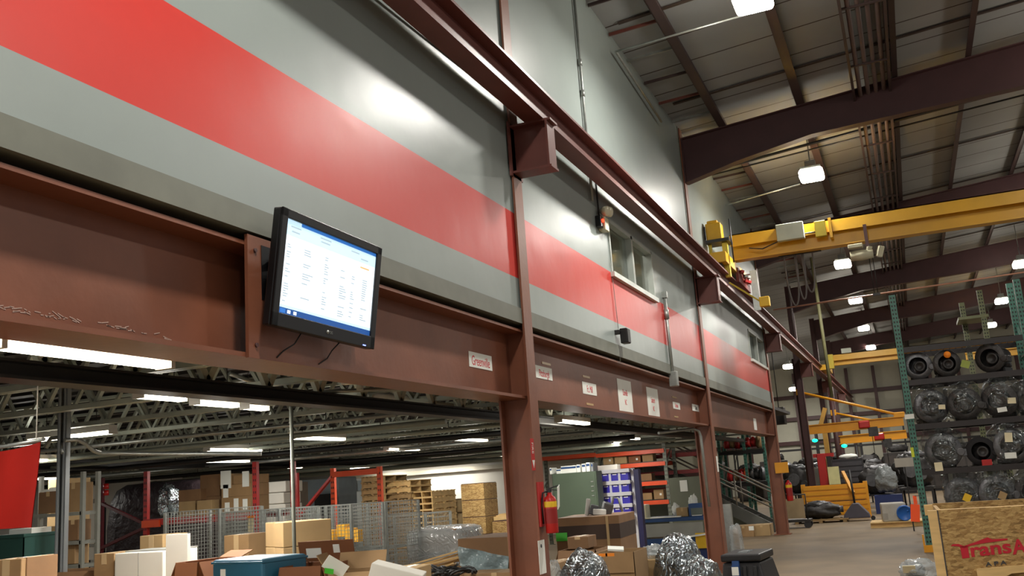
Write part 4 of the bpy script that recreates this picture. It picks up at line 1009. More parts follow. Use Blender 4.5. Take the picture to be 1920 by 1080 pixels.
for i, (px0, py0, px1, py1) in enumerate(((155, 912, 184, 936), (155, 944, 187, 1020), (156, 1026, 184, 1050))):
    x, w_, z, h = span(px0, py0, px1, py1, 15.0)
    t = thing('appliance_casing', ['small white appliance panel high', 'tall white appliance panel', 'low white appliance panel'][i]+' seen between shelving and red rack', 'panel', (x, 15.0, 0))
    MB().bb(-w_/2, w_/2, 0, .1, z, z+h).build('panel', CARDW, t); MB().bb(-w_/2, -w_/2+.03, .1, .16, 0, z+h).bb(w_/2-.03, w_/2, .1, .16, 0, z+h).build('stand', DKSTL, t)
RB = 15.5
xd, xe, xf = at(626, 930, y=RB).x, at(556, 910, y=RB+.9).x, at(712, 890, y=RB).x
t = thing('pallet_rack', 'orange red pallet rack behind the wire baskets, right of the thin pole', 'rack', (0, 0, 0)); zt_ = at(626, 878, y=RB).z
rackpost('upright', xd, RB, zt_, ORG, t); rackpost('upright', xe, RB+.9, zt_, REDR, t); zq = at(660, 884, y=RB).z
MB().bb(xd, xf, RB-.05, RB, zq-.08, zq+.02).build('beam', ORG, t); rackpost('upright', xf, RB, zq+.05, ORG, t)
MB().bar((xe, RB+.9, zt_-.9), (xd, RB+.04, zt_-.1), .05).bar((xe, RB+.9, zt_-1.0), (xd, RB+.04, zt_-1.5), .05).build('brace', REDR, t)
# paper stack, grey machines behind
x, w_, z, h = span(489, 903, 528, 948, 16.5)
t = thing('paper_bundle_stack', 'stack of white wrapped bundles behind the wire baskets', 'bundles', (x, 16.9, 0)); n = 9; top = z+h
for i in range(n): MB().bb(-w_/2+rnd.uniform(-.03, .03), w_/2+rnd.uniform(-.03, .03), -.3, .3, top*i/n+.004, top*(i+1)/n-.004).build('bundle', CARDW, t, bevel=.02)
pcarton('plain grey brown panel carton right of the white bundles', 527, 905, 552, 945, 17.2, .5, base=0, M=mat('taupe_board', '#6f6558', rough=.7), tape=False)
x, w_, z, h = span(556, 898, 630, 945, 19)
t = thing('air_handler', 'grey blue machine cabinet behind the red rack brace', 'machine', (x, 19.5, 0)); MB().bb(-w_/2, w_/2, -.4, .4, 0, z+h).build('cabinet', mat('machine_grey', '#8b979c', rough=.5), t, bevel=.02); MB().bb(-w_*.1, w_*.3, -.42, -.4, 1.0, z+h-.35).build('opening', DKSTL, t); MB().bb(-.2, 0, -.43, -.41, 1.1, 1.45).build('notice', PAPER, t)
x, w_, z, h = span(632, 898, 690, 945, 21)
t = thing('white_cabinet', 'long white cabinet left of the pallet stacks', 'cabinet', (x, 21.5, 0)); MB().bb(-w_/2, w_/2, -.4, .4, 0, z+h).build('body', mat('cabinet_white', '#bcc0bb', rough=.5), t, bevel=.02)
for i in range(5): MB().bb(-w_/2+i*w_/5+.02, -w_/2+(i+1)*w_/5-.02, -.42, -.4, z+h-.3, z+h-.05).build('vent', mat('machine_grey', '#8b979c'), t)

# pallet stacks
def pallet(M):
    t = thing('wooden_pallet', 'x', 'pallet', group='stacked wooden pallets')
    for y in (-.45, 0, .45): MB().bb(-.55, .55, y-.02, y+.02, .016, .108).build('stringer', M, t)
    b = MB()
    for i in range(7): b.bb(-.55+i*.17, -.55+i*.17+.09, -.5, .5, .108, .126)
    b.build('top_boards', M, t); b = MB()
    for i in range(3): b.bb(-.55+i*.5, -.45+i*.5, -.5, .5, 0, .016)
    b.build('bottom_boards', M, t); return t
pg, pn = pallet(WOODG), pallet(WOOD)
first = {'g': 1, 'n': 1}
def putp(kind, loc, rz, label, sc=None):
    src = pg if kind == 'g' else pn
    if first[kind]: src.location = loc; src.rotation_euler.z = rz; src['label'] = label; first[kind] = 0; src.scale = sc
    else: dup(src, loc, rz, label, scale=sc)
ordn = ['bottom', 'second', 'third', 'fourth', 'fifth', 'sixth', 'seventh', 'eighth', 'ninth', 'tenth', 'eleventh', 'twelfth', 'thirteenth', 'fourteenth', 'fifteenth', 'sixteenth']
def pstack(px, Y, pytop, kinds, rz, nm):
    q = at(px, pytop, y=Y+.1); n = max(3, int(round(q.z/.1262)))
    for i in range(n):
        k = kinds if isinstance(kinds, str) and len(kinds) == 1 else ('n' if i >= n-2 else 'g')
        putp(k, (q.x+rnd.uniform(-.008, .008), Y+.5, i*.1262), rz, 'pallet in the %s, %s from the floor' % (nm, ordn[i] if i else 'lowest'), (.5, 1, 1) if rz == 0 else (1, .5, 1))
pstack(702, 17.6, 898, 'g', 0, 'left weathered stack')
pstack(749, 17.9, 897, 'mix', 0, 'tall stack topped by two new pallets')
pstack(797, 18.1, 917, 'n', PI/2, 'stack of pale new pallets')
# bulging sacks/cartons on a low base
q0, q1 = at(806, 990, y=19.2), at(866, 990, y=19.2)
zb4 = at(835, 990, y=19.2).z; z4 = at(835, 937, y=19.2).z; zm = (zb4+z4)/2
w4 = (q1.x-q0.x)/2
carton('long low crate under the four bulging tan cartons', ((q0.x+q1.x)/2, 19.55, 0), (w4*2, .7, zb4-.002), 0, CARD2, tape=False)
k = 0
for j in range(2):
    for i in range(2):
        t = thing('bulging_carton', ['lower left', 'lower right', 'upper left', 'upper right'][k]+' of four bulging tan cartons beside the pale wooden boxes', 'box', (q0.x+w4*(i+.5), 19.5, zb4+j*(zm-zb4)), group='bulging tan cartons')
        MB().blob((0, 0, (zm-zb4)/2), (w4*1.02, .6, (zm-zb4)*1.0), k, .015, 2, p=6).build('body', mat('bulge_tan', '#a08a62', rough=.8), t); MB().bb(-w4*.4, w4*.4, -.24, .24, zm-zb4-.012, zm-zb4).build('lid', CARD2, t); k += 1
# OSB boxes
q0, q1 = at(866, 950, y=16.2), at(909, 950, y=16.2); wO = q1.x-q0.x; ys = [1002, 969, 937, 906]
zz = [at(888, p_, y=16.2).z for p_ in ys]; hO = zz[1]-zz[0]; zcur = zz[0]
lev = int(zcur/hO); base = 0; hs = zcur/(lev+1) if lev else zcur
names = ['hidden lowest', 'hidden second', 'hidden third']
nb = max(1, round(zcur/hO)); hb_ = zcur/nb
def osbbox(label, x, y, z, w, d, h, rz=0):
    t = thing('particle_board_box', label, 'box', (x, y, z), rz); MB().bb(-w/2, w/2, -d/2, d/2, 0, h-.012).build('sides', OSB, t, bevel=.003); MB().bb(-w/2+.008, w/2-.008, -d/2+.008, d/2-.008, h-.014, h-.001).build('lid_battens', BROWN2, t); return t
xO = (q0.x+q1.x)/2
for i in range(nb): osbbox('flake board box '+['on the floor', 'second from the floor', 'third from the floor'][i]+' in the tall stack, behind the large carton', xO, 16.5, i*hb_, wO, .6, hb_)
for i in range(3): osbbox(['lowest visible', 'middle visible', 'topmost'][i]+' flake board box of the tall stack by the white wall', xO, 16.5, zz[i], wO, .6, zz[i+1]-zz[i])
x, w_, z, h = span(921, 976, 975, 1001, 16.4)
nb2 = max(1, round(z/h))
for i in range(nb2): osbbox('flake board box '+['on the floor', 'second from the floor', 'third from the floor', 'fourth from the floor'][i]+' in the low stack behind the nearest column', x, 16.7, i*z/nb2, w_, .5, z/nb2)
osbbox('low flake board box with planks on top beside the tall stack', x, 16.7, z, w_, .5, h)
t = thing('plank_bundle', 'pale planks lying on the low flake board box', 'planks', (x, 16.7, z+h))
for i in range(3): MB().box((0, -.1+i*.12, .05+.02*i), (w_*1.02, .1, .07), (0, -.05, 0)).build('plank', WOOD, t)
# ================================================================== on the columns
def extinguisher(label, loc, s=1.0, rz=0):
    t = thing('fire_extinguisher', label, 'fire extinguisher', loc, rz)
    MB().lathe([(0, 0), (.075*s, .0), (.08*s, .015*s), (.08*s, .4*s), (.065*s, .44*s), (.03*s, .47*s), (.028*s, .5*s), (0, .5*s)], (0, 0, 0), (0, 0, 1), 20).build('cylinder', RED, t)
    MB().bb(-.02*s, .02*s, -.02*s, .02*s, .49*s, .54*s).box((.05*s, 0, .56*s), (.14*s, .025*s, .015*s), (0, -.25, 0)).box((.05*s, 0, .53*s), (.12*s, .025*s, .012*s), (0, .1, 0)).build('valve', BLACK, t)
    MB().tube([(-.02*s, 0, .52*s), (-.08*s, -.02, .5*s), (-.1*s, -.05*s, .35*s), (-.09*s, -.05*s, .12*s)], .012*s, 8).build('hose', BLACK, t)
    MB().lathe([(.0812*s, .12*s), (.0812*s, .3*s)], (0, 0, 0), (0, 0, 1), 20).build('label_band', mat('extinguisher_label', '#8e1b18', rough=.5), t)
    MB().lathe([(.0815*s, .32*s), (.0815*s, .39*s)], (0, 0, 0), (0, 0, 1), 20).build('yellow_band', YELS, t)
    return t
pe = at(1020, 998, y=C1)
xe_ = XW+.045+.09
q = at(1021, 1000, y=C1); q2 = at(1021, 915, y=C1)
s_ = (q2.z-q.z)/.56
t = extinguisher('red fire extinguisher hung on the nearest brown column, white tag on it', (XW+.125, C1-.02, q.z), s_, 0)
MB().bb(-.092, -.07, -.07, .05, .06, .44).build('wall_hook', RED, t)
tg = MB().box((.12, -.11, .44*s_), (.005, .1, .19), (.25, .1, .2)); tg.build('inspection_tag', PAPER, t)
q0, q1 = at(995, 822, x=XW+.037), at(1003, 882, x=XW+.037)
t = thing('fire_sign', 'narrow red vertical sign with white lettering on the nearest column', 'sign', (XW+.0355, (q0.y+q1.y)/2-.0, (q0.z+q1.z)/2)); hz_ = q0.z-q1.z
MB().bb(0, .003, -.04, .04, -hz_/2, hz_/2).build('plate', RED, t)
text_mesh('lettering', 'FIRE', .05, WHITE, t, T((.0035, 0, hz_*.2)) @ FX @ Matrix.Rotation(-PI/2, 4, 'Z'), sx=1.1)
ar = MB().prism([(-.03, .05), (0, -.02), (.03, .05)], FX, .002); ar.v = [v+Vector((.0032, 0, -hz_*.36)) for v in ar.v]; ar.build('arrow', WHITE, t)
q0, q1 = at(1009, 1014, x=XW+.038), at(1024, 1074, x=XW+.038)
t = thing('column_notice', 'white paper notice low on the nearest column below the extinguisher', 'notice', (XW+.036, (q0.y+q1.y)/2, (q0.z+q1.z)/2)); MB().bb(0, .004, -.075, .075, -(q0.z-q1.z)/2, (q0.z-q1.z)/2).build('sheet', PAPER, t)
MB().lathe([(.0, 0), (.016, 0), (.016, .002), (0, .002)], (.004, -.01, (q0.z-q1.z)*.33), (1, 0, 0), 10).build('symbol', TXTK, t)
q = at(1345, 870, x=XW+.04); t = thing('column_notice', 'small white notice on the second column', 'notice', (XW+.036, C2+.03, q.z)); MB().bb(0, .004, -.06, .06, -.13, .13).build('sheet', PAPER, t)
q = at(1453, 878, x=XW+.04)
t = thing('yellow_sign', 'yellow sign on the column at the far end of the wall', 'sign', (XW+.06, C3-.14, q.z)); MB().bb(-.16, .16, -.01, .01, -.13, .13).build('plate', YELB, t, bevel=.004); MB().bb(-.02, .0, .01, .1, -.05, .05).build('clip', DKSTL, t)
q = at(1474, 918, y=C3-.1)
extinguisher('small red fire extinguisher on the column below the yellow sign', (XW+.15, C3+.05, q.z-.28), 1.0)

# ================================================================== bay right of the nearest column
t, (x, w_, z, h) = pcarton('big brown carton with a dark printed band right of the nearest column', 1040, 969, 1158, 1040, 11.2, .9, base=0, M=CARD2, tape=False, rot=.06, name='large_carton', band=True)
MB().bb(w_/2-.16, w_/2-.13, -.46, -.452, 0, h).build('corner_board', CARD3, t)
MB().bb(-w_/2-.0, -w_/2+.14, -.462, -.455, h*.78, h*.86).build('green_tape', GRT, t)
MB().bb(w_*.22, w_*.36, -.458, -.452, h*.05, h*.35).build('clear_pouch', FILMT, t)
# green cabinet
x, w_, z, h = span(1036, 886, 1120, 972, 14.2); top = z+h
t = thing('green_cabinet', 'large green steel cabinet behind the big banded carton', 'cabinet', (x, 14.58, 0)); MB().bb(-w_/2, w_/2, -.35, -.05, 0, top).build('body', GCAB, t, bevel=.008)
MB().bb(-w_/2+.02, w_/2-.02, -.362, -.35, .06, top-.03).build('door', GCAB, t)
k = MB()
for i in range(4): k.bb(w_/2-.09, w_/2-.05, -.37, -.362, top-.16-.07*i, top-.145-.07*i)
k.build('vent', GALV, t)
for i, (p0, p1, tp, dy, mm, nm) in enumerate(((1022, 1041, 877, 0, PAPER, 'white manual box at the left end of the green cabinet top'), (1049, 1058, 879, .05, PAPER, 'small white box on the green cabinet top'), (1057, 1086, 873, .1, PAPER, 'blue banded white box on the green cabinet top'),
     (1087, 1094, 871, .0, PAPER, 'first white binder standing on the green cabinet'), (1097, 1104, 869, .0, PAPER, 'second white binder standing on the green cabinet'), (1105, 1112, 867, .0, PAPER, 'third white binder standing on the green cabinet'), (1114, 1118, 868, .0, mat('grey_binder', '#8b8f90'), 'grey binder standing on the green cabinet'))):
    x_, w2, z2, h2 = span(max(p0, 1037), tp, p1, 886, 14.4)
    o = thing('document_box' if i < 3 else 'binder', nm, 'box' if i < 3 else 'binder', (x_, 14.36+dy*.2, top)); hh2 = max(.06, z2+h2-top)
    MB().bb(-w2/2, w2/2, -.12, .12, 0, hh2).build('body', mm, o, bevel=.004)
    MB().bb(-w2/2+.005, w2/2-.005, -.124, -.12, hh2*.6, hh2*.85).build('blue_band', BLUEB, o)
# blue bin rack
x, w_, z, h = span(1124, 880, 1182, 962, 14.75); top = z+h
t = thing('bin_rack', 'white rack holding rows of blue parts bins', 'rack', (x, 14.95, 0)); fr = MB()
wf = mat('rack_white', '#d9d9df', rough=.5)
for sx in (-w_/2, w_/2): fr.bb(sx-.02, sx+.02, -.02, .02, 0, top)
rows = 4; hz0 = top-(z+h-z)*1.0; rh = (top-z)/3.75
for r_ in range(rows+1): zz_ = top-.01-r_*rh; fr.bb(-w_/2, w_/2, -.15, .15, zz_-.02, zz_); fr.bb(-w_/2, w_/2, -.17, -.15, zz_-.045, zz_+.012)
fr.bb(-w_/2, w_/2, .14, .15, 0, top); fr.bb(-w_/2-.02, w_/2+.02, -.1, .16, 0, .03); fr.build('frame', wf, t)
MB().bb(w_/2+.02, w_/2+.1, .0, .14, 0, top-.02).build('side_panel', mat('navy_panel', '#2b2a55', rough=.5), t)
MB().bb(-w_/2+.02+(w_-.04)/3-.018, -w_/2+.02+(w_-.04)/3+.018, -.15, -.13, top-4*rh, top).bb(w_/2-.02-(w_-.04)/3-.018, w_/2-.02-(w_-.04)/3+.018, -.15, -.13, top-4*rh, top).build('dividers', wf, t)
put('y', (x, 13.0, 2.44), 'tube light along the bay in front of the blue bins', e=1.1)
k = 0; cw = (w_-.04)/3
for r_ in range(rows):
    for c_ in range(3):
        bx_, bz = x-w_/2+.02+cw*(c_+.5), top-.01-(r_+1)*rh
        bt = thing('parts_bin', 'blue parts bin, %s row of the white rack, %s column' % (['top', 'second', 'third', 'bottom'][r_], ['left', 'middle', 'right'][c_]), 'bin', (bx_, 14.95, bz), group='blue parts bins')
        H = rh*.72; b = MB(); q_ = cw/2-.012
        b.bb(-q_, q_, -.14, .12, 0, .008).bb(-q_, -q_+.008, -.14, .12, 0, H).bb(q_-.008, q_, -.14, .12, 0, H).bb(-q_, q_, .112, .12, 0, H).bb(-q_, q_, -.145, -.135, 0, H*.9); b.build('body', PURP, bt)
        MB().bb(-q_*.5, q_*.5, -.149, -.145, H*.78, H*.9).build('label_lip', wf, bt); k += 1
q = at(1147, 958, y=12.0)
t = thing('parts_pile', 'pile of silver and white odd parts on the big banded carton', 'parts', (q.x, 11.65, at(1100, 969, y=11.2).z+.0))
MB().box((-.12, 0, .06), (.1, .1, .12), (0, .3, .2)).box((.05, 0, .07), (.12, .12, .14), (.2, .3, .5)).build('metal_parts', IRONL, t, bevel=.01); MB().box((-.02, -.1, .035), (.16, .1, .07), (0, .1, .3)).cyl((-.22, 0, .0), (-.18, 0, .2), .03, 8).build('white_parts', WHITE, t, bevel=.01); MB().tube([(.1, 0, .05), (.14, 0, .2), (.2, .02, .18), (.24, 0, .02)], .015, 6).build('handle', GALV, t)
# cartons in front of the banded carton
x, w_, z, h = span(1058, 1008, 1097, 1031, 9.9)
carton('small carton with rounded lid in front of the banded carton', (x, 10.15, z), (w_, .3, h), .0, CARD2, flaps=None)
pcarton('carton with a red panel left in front of the banded carton', 1048, 1032, 1118, 1078, 9.75, .45, base=0, M=CARD2, flaps=(60, 70, 40, 70))
t, (x, w_, z, h) = pcarton('carton with two orange stickers and a paper label beside the wrapped engines', 1116, 1036, 1190, 1078, 9.4, .5, base=0, M=CARD, flaps=(85, None, 85, 60), slabel=(.22, .93, .13, .085))
for dx in (-.28, -.1): MB().bb(dx*w_-.045, dx*w_+.045, -.256, -.2525, h*.96, h*.995).build('orange_sticker', ORL, t)
q = at(1148, 1031, y=9.5)
simple('paper_slip', MB().box((0, 0, 0), (.16, .12, .02), (.2, .1, .3)), PAPER, 'crumpled white paper lying on the orange stickered carton', 'paper', loc=(q.x, 9.62, h+.02))
x, w_, z, h = span(1190, 1030, 1232, 1078, 10.2)
carton('tan carton covered with clear film right of the orange stickers', (x, 10.6, 0), (w_*1.1, .5, z+h-.12), .1, CARD3, tape=False)
t = thing('film_bag', 'clear plastic film bunched on the tan carton right of the orange stickers', 'film', (x, 10.6, z+h-.12)); MB().blob((0, 0, .06), (w_*1.05, .4, .16), 9, .35, 2.5, flat=.8).build('film', FILMT, t)
t, q_ = pcarton('brown carton edge behind the nearest column base', 1022, 1055, 1050, 1080, 9.0, .4, base=0, M=CARD)
# bagged engines
def bag(label, px0, py0, px1, py1, Y, seed, d=.7, film=FILMH, amp=.11, squash=1.0):
    x, w_, z, h = span(px0, py0, px1, py1, Y); top = z+h
    t = thing('wrapped_engine', label, 'engine', (x, Y, 0))
    for i in (-1, 0, 1): MB().bb(i*w_*.4-.05, i*w_*.4+.05, -d/2, d/2, 0, .1).build('skid_runner', WOODG, t)
    MB().bb(-w_/2, w_/2, -d/2, d/2, .1, .13).build('skid_deck', WOODG, t)
    e = MB(); H = top-.13
    e.blob((0, 0, .13+H*.42), (w_*.7, d*.7, H*.75), seed, .25, 2.4, p=3).cyl((w_*.1, -d*.3, .13+H*.55), (w_*.1, -d*.44, .13+H*.55), w_*.2, 18).cyl((-w_*.2, -d*.2, .13+H*.7), (-w_*.2, -d*.4, .13+H*.7), w_*.1, 14)
    e.build('engine_block', IRON, t)
    MB().blob((0, 0, .13+H*.5), (w_*1.0, d, H), seed+4, amp, 1.6, 52, 36, flat=.97, p=2.6).build('plastic_bag', film, t)
    return t
bag('engine in shiny grey plastic at the foot of the nearest column', 1052, 1036, 1134, 1095, 8.6, 2, .8)
bag('small clear bag of parts between the nearest column and the wrapped engine', 1022, 1054, 1052, 1095, 8.3, 6, .35, FILMT)
bag('tall engine wrapped in grey plastic in front of the blue workbench', 1231, 1003, 1312, 1095, 10.2, 11, .85)
bag('lower peaked engine wrapped in grey plastic beside the black case', 1280, 1044, 1350, 1100, 9.4, 14, .7, amp=.17)
# black case
x, w_, z, h = span(1358, 1040, 1430, 1100, 12.4); top = z+h
t = thing('black_case', 'black plastic equipment case with blue strap standing in the aisle', 'case', (x, 12.85, 0), -.08)
q_ = MB(); ww = w_/2
q_.add([(-ww-.05, -.45, 0), (ww+.12, -.45, 0), (ww+.12, .4, 0), (-ww-.05, .4, 0), (-ww, -.38, top-.1), (ww, -.38, top-.1), (ww, .36, top-.1), (-ww, .36, top-.1)], [(0, 3, 2, 1), (4, 5, 6, 7), (0, 1, 5, 4), (1, 2, 6, 5), (2, 3, 7, 6), (3, 0, 4, 7)])
q_.build('body', BLKRUB, t, bevel=.025); MB().bb(-ww-.015, ww+.015, -.4, .37, top-.09, top).build('lid', BLKRUB, t, bevel=.02)
MB().bb(-ww*.45, -ww*.05, -.47, -.44, .05, top-.13).box((-ww*.25, -.425, top*.5), (ww*.36, .05, top*.75), (-.08, 0, 0)).build('blue_strap', BLUEB, t)
MB().box((-ww*.25, -.448, top*.68), (ww*.36, .06, .1), (-.08, 0, 0)).build('shipping_label', PAPER, t); MB().bb(-ww*.3, ww*.2, -.2, .1, top, top+.012).build('film_scrap', FILMT, t)
for sx in (-.6, .2, .75): MB().box((sx*ww, -.43, top*.42), (.05, .04, top*.7), (-.08, 0, 0)).build('rib', BLKRUB, t, bevel=.01)

# workbench behind the second column
BY = 17.6
x, w_, z, h = span(1183, 968, 1338, 1012, BY); q0 = at(1190, 975, y=BY); BT = at(1250, 971, y=BY).z
t = thing('workbench', 'blue workbench with grey panel behind the second column', 'workbench', (x, BY+.4, 0)); X = w_/2
MB().bb(-X, X, -.4, .4, BT-.07, BT).build('table_top', BLUEB, t, bevel=.006)
MB().bb(-X, X*.25, -.42, -.34, BT+.002, BT+.022).build('pale_edge', PAPER, t)
MB().bb(-X, X*.75, -.38, -.36, BT-.33, BT-.1).build('front_panel', mat('bench_grey', '#9a9c94', rough=.4), t)
MB().bb(-X, X*.8, -.41, -.35, BT-.5, BT-.36).build('lower_rail', BLUEB, t); MB().bb(-X, X*.4, -.36, .36, .05, .3).build('lower_shelf', mat('bench_grey', '#9a9c94'), t)
for a in (-X+.04, X-.04):
    for b_ in (-.36, .36): MB().bb(a-.03, a+.03, b_-.03, b_+.03, 0, BT-.07).build('leg', BLUEB, t)
MB().bb(X*.45, X-.08, -.39, .3, .06, BT-.36).build('drawer_cabinet', mat('bench_navy', '#1d2f63', rough=.5), t)
q = at(1311, 1013, y=BY-.45); MB().bb(q.x-x-.15, q.x-x+.15, -.44, -.425, at(1311, 1028, y=BY-.0).z, at(1311, 999, y=BY-.0).z).build('yellow_notice', YELS, t)
MB().bar((X*.0, -.43, BT-.38), (X*.95, -.5, BT-.3), .03).build('pale_bar', PAPER, t)
simple('rag', MB().blob((0, 0, 0), (.12, .08, .2), 3, .3), mat('rag_pink', '#b99f94', rough=.9), 'pale rag hanging on the left end of the workbench', 'rag', loc=(at(1192, 990, y=BY-.08).x, BY-.07, at(1192, 990, y=BY).z))
def onb(name, label, cat, px0, py0, px1, py1, M, d=.3, dy=.1, bev=.01, blob=None):
    x_, w2, z2, h2 = span(px0, py0, px1, py1, BY+dy); t_ = thing(name, label, cat, (x_, BY+dy+d/2, BT)); H = max(.05, z2+h2-BT)
    (MB().blob((0, 0, H/2), (w2, d, H), blob, .3, 2.2, flat=.96) if blob else MB().bb(-w2/2, w2/2, -d/2, d/2, 0, H)).build('body', M, t_, bevel=0 if blob else bev)
    return t_, w2, H
t_, w2, H = onb('desk_unit', 'cream plastic desk unit at the left of the workbench', 'box', 1188, 947, 1211, 968, mat('cream_plastic', '#cfc9a8'))
MB().bb(-w2*.35, w2*.35, -.156, -.15, H*.15, H*.6).build('recess', mat('cream_shade', '#a89f80', rough=.6), t_); MB().bb(-w2*.8, w2*.9, -.28, -.1, 0, .02).build('tray', mat('cream_plastic', '#cfc9a8'), t_)
onb('paper_bag', 'white crumpled bag on the workbench', 'bag', 1258, 945, 1272, 968, PAPER, .2, .2, blob=5)
t_, w2, H = onb('cardboard_box', 'tan carton on the workbench beside the blue tool box', 'box', 1268, 952, 1290, 967, CARD3)
MB().bb(-.02, .02, -.153, -.15, H*.6, H).build('tape', TAPE, t_)
t_, w2, H = onb('tool_box', 'blue tool box with grey front on the workbench', 'tool box', 1291, 944, 1320, 967, BLUEB, .3, .05)
MB().bb(-w2*.35, w2*.45, -.158, -.15, H*.08, H*.65).build('front', mat('dark_grey_green', '#5c6660', rough=.5), t_); MB().bb(-w2*.3, w2*.35, -.17, -.158, H*.04, H*.1).build('handle', PAPER, t_)
t_, w2, H = onb('tape_dispenser', 'small white bottles behind the blue tool box', 'bottle', 1289, 928, 1306, 944, PAPER, .12, .45, blob=2)
# green partition with sheet
x, w_, z, h = span(1257, 894, 1326, 965, 20.5)
t = thing('partition_panel', 'grey green partition panel with a white sheet behind the workbench', 'partition', (x, 20.5, 0)); MB().bb(-w_/2, w_/2, 0, .05, 0, z+h).build('panel', GPAN, t); MB().bb(-w_/2-.02, w_/2+.02, -.1, .15, 0, .04).build('foot', DKSTL, t)
q0, q1 = at(1274, 901, y=20.5), at(1290, 921, y=20.5); MB().bb(q0.x-x, q1.x-x, -.005, 0, q1.z, q0.z).build('sheet', PAPER, t)
# conduit loop by the second column
simple('conduit_run', MB().tube([at(1235, 812, y=15), at(1275, 807, y=15.6), at(1300, 804, y=16), at(1310, 808, y=16.1), at(1314, 818, y=16.1), at(1330, 950, y=16.1)], .022, 8), GALV, 'silver conduit bending down beside the second column', 'conduit')
# orange rack at the back of the bay
def prack(label, posts, beams, Y, D, ztop, PM, BM, name='pallet_rack'):
    t = thing(name, label, 'rack', (0, 0, 0))
    for x_ in posts:
        rackpost('upright', x_, Y, ztop, PM, t); rackpost('upright', x_, Y+D, ztop, PM, t)
        br = MB()
        for k in range(int(ztop/.8)): br.bar((x_, Y, .2+k*.8), (x_, Y+D, .9+k*.8 if .9+k*.8 < ztop else ztop), .03)
        br.build('brace', PM, t)
    for (x0_, x1_, z_) in beams:
        for yy in (Y-.055, Y+D+.005): MB().bb(x0_, x1_, yy, yy+.05, z_-.1, z_).build('beam', BM, t)
    return t
OY = 24.0
ox = [at(p_, 890, y=OY).x for p_ in (1000, 1121, 1158, 1250)]
oz = [at(1215, p_, y=OY).z for p_ in (867, 889, 903, 922, 939)]
prack('wide rack with orange red beams and grey posts behind the blue bins', [ox[0], ox[1], ox[3]], [(ox[0], ox[1], at(1065, 853, y=OY).z), (ox[1], ox[3], oz[0]), (ox[1], ox[3], oz[2]), (ox[1], ox[3], oz[4]), (ox[1], ox[3], at(1180, 846, y=OY).z)], OY, 1.0, 2.5, mat('grey_post', '#6e7266', rough=.5), ORG)
prack('second rack with darker red beams behind the orange one', [ox[2]+.2, ox[3]+.8], [(ox[2]+.2, ox[3]+.8, oz[1]+.05), (ox[2]+.2, ox[3]+.8, oz[3]+.05), (ox[2]+.2, ox[3]+.8, oz[0]+.2)], OY+1.15, .5, 2.5, mat('grey_post', '#6e7266'), REDR)
rr = random.Random(11)
k = 0
lv = ['top', 'middle', 'bottom']
for li, z_ in enumerate((oz[0], oz[2], oz[4])):
    xq = ox[1]+.12; j = 0
    t = thing('rack_shelf', 'dark %s shelf board of the orange rack' % lv[li], 'shelf', ((ox[1]+ox[3])/2, OY+.5, z_)); MB().bb(-(ox[3]-ox[1])/2+.06, (ox[3]-ox[1])/2-.06, -.48, .48, 0, .02).build('board', DKSTL, t)
    while xq < ox[3]-.4:
        w2 = rr.uniform(.22, .36); hh2 = rr.uniform(.16, .24)
        carton('small brown carton on the %s shelf of the orange rack, %s from the left' % (lv[li], ['first', 'second', 'third', 'fourth', 'fifth', 'sixth', 'seventh', 'eighth'][j]), (xq+w2/2, OY+.3, z_+.021), (w2-.02, .35, hh2), 0, [CARD, CARD2, CARDO, CARD3][rr.randrange(4)], tape=False, slabel=(.2, .5, .05, .05) if rr.random() < .5 else None, group='cartons on the orange rack'); xq += w2+.03; j += 1
carton('grey white carton above the blue bins', (at(1140, 876, y=OY-.7).x, OY-.6, 0), (.5, .3, at(1140, 872, y=OY-.7).z), 0, mat('grey_carton', '#a7a39b'), tape=False)

# stairs
SY0 = 26.0
foot, topx = at(1452, 985, y=SY0).x, -8.9
t = thing('metal_stairs', 'grey steel stairs with pipe handrails rising to the mezzanine', 'stairs', (foot, SY0, 0)); rise, run = 3.1, foot-topx
n = 15
for yy in (0, .95):
    MB().bar((0, yy, .02), (-run, yy, rise), .05, .3).build('stringer', mat('stair_grey', '#5e605a', rough=.5), t)
    rl = MB()
    for off in (.55, .95): rl.tube([(.1, yy, off), (-run, yy, rise+off)], .022, 8)
    for k_ in range(7): f_ = k_/6; rl.cyl((-run*f_, yy, rise*f_), (-run*f_, yy, rise*f_+.95), .02, 8)
    rl.build('handrail', mat('rail_grey', '#8f8a80', rough=.35, metal=.5), t)
for k_ in range(1, n+1):
    f_ = k_/n; MB().box((-run*f_+.12, .475, rise*f_-.01), (.28, .9, .03)).build('tread', DKSTL, t)
MB().add([(-.6, .9, 0), (-run, .9, 0), (-run, .9, rise-.2), (-.6, .9, .2), (-.6, .94, 0), (-run, .94, 0), (-run, .94, rise-.2), (-.6, .94, .2)], [(0, 1, 2, 3), (7, 6, 5, 4), (0, 4, 5, 1), (1, 5, 6, 2), (2, 6, 7, 3), (3, 7, 4, 0)]).build('side_panel', GPAN, t)
pcarton('long low carton on the floor under the stairs, left', 1375, 986, 1413, 1004, 24.6, .6, base=0, M=CARD, slabel=(.4, .75, .12, .1))
pcarton('shorter carton on the floor under the stairs, right', 1412, 984, 1444, 1003, 24.7, .6, base=0, M=CARD3)
x, w_, z, h = span(1360, 986, 1382, 1030, 17.4)
t = thing('film_roll', 'upright roll of clear plastic film behind the second column', 'roll', (x+.05, 17.6, 0)); MB().blob((0, 0, (z+h)/2), (w_, .3, z+h), 2, .12, 2, p=5, flat=.98).build('film', FILMT, t); MB().cyl((0, 0, 0), (0, 0, (z+h)*.9), .05, 10).build('core', CARD, t)
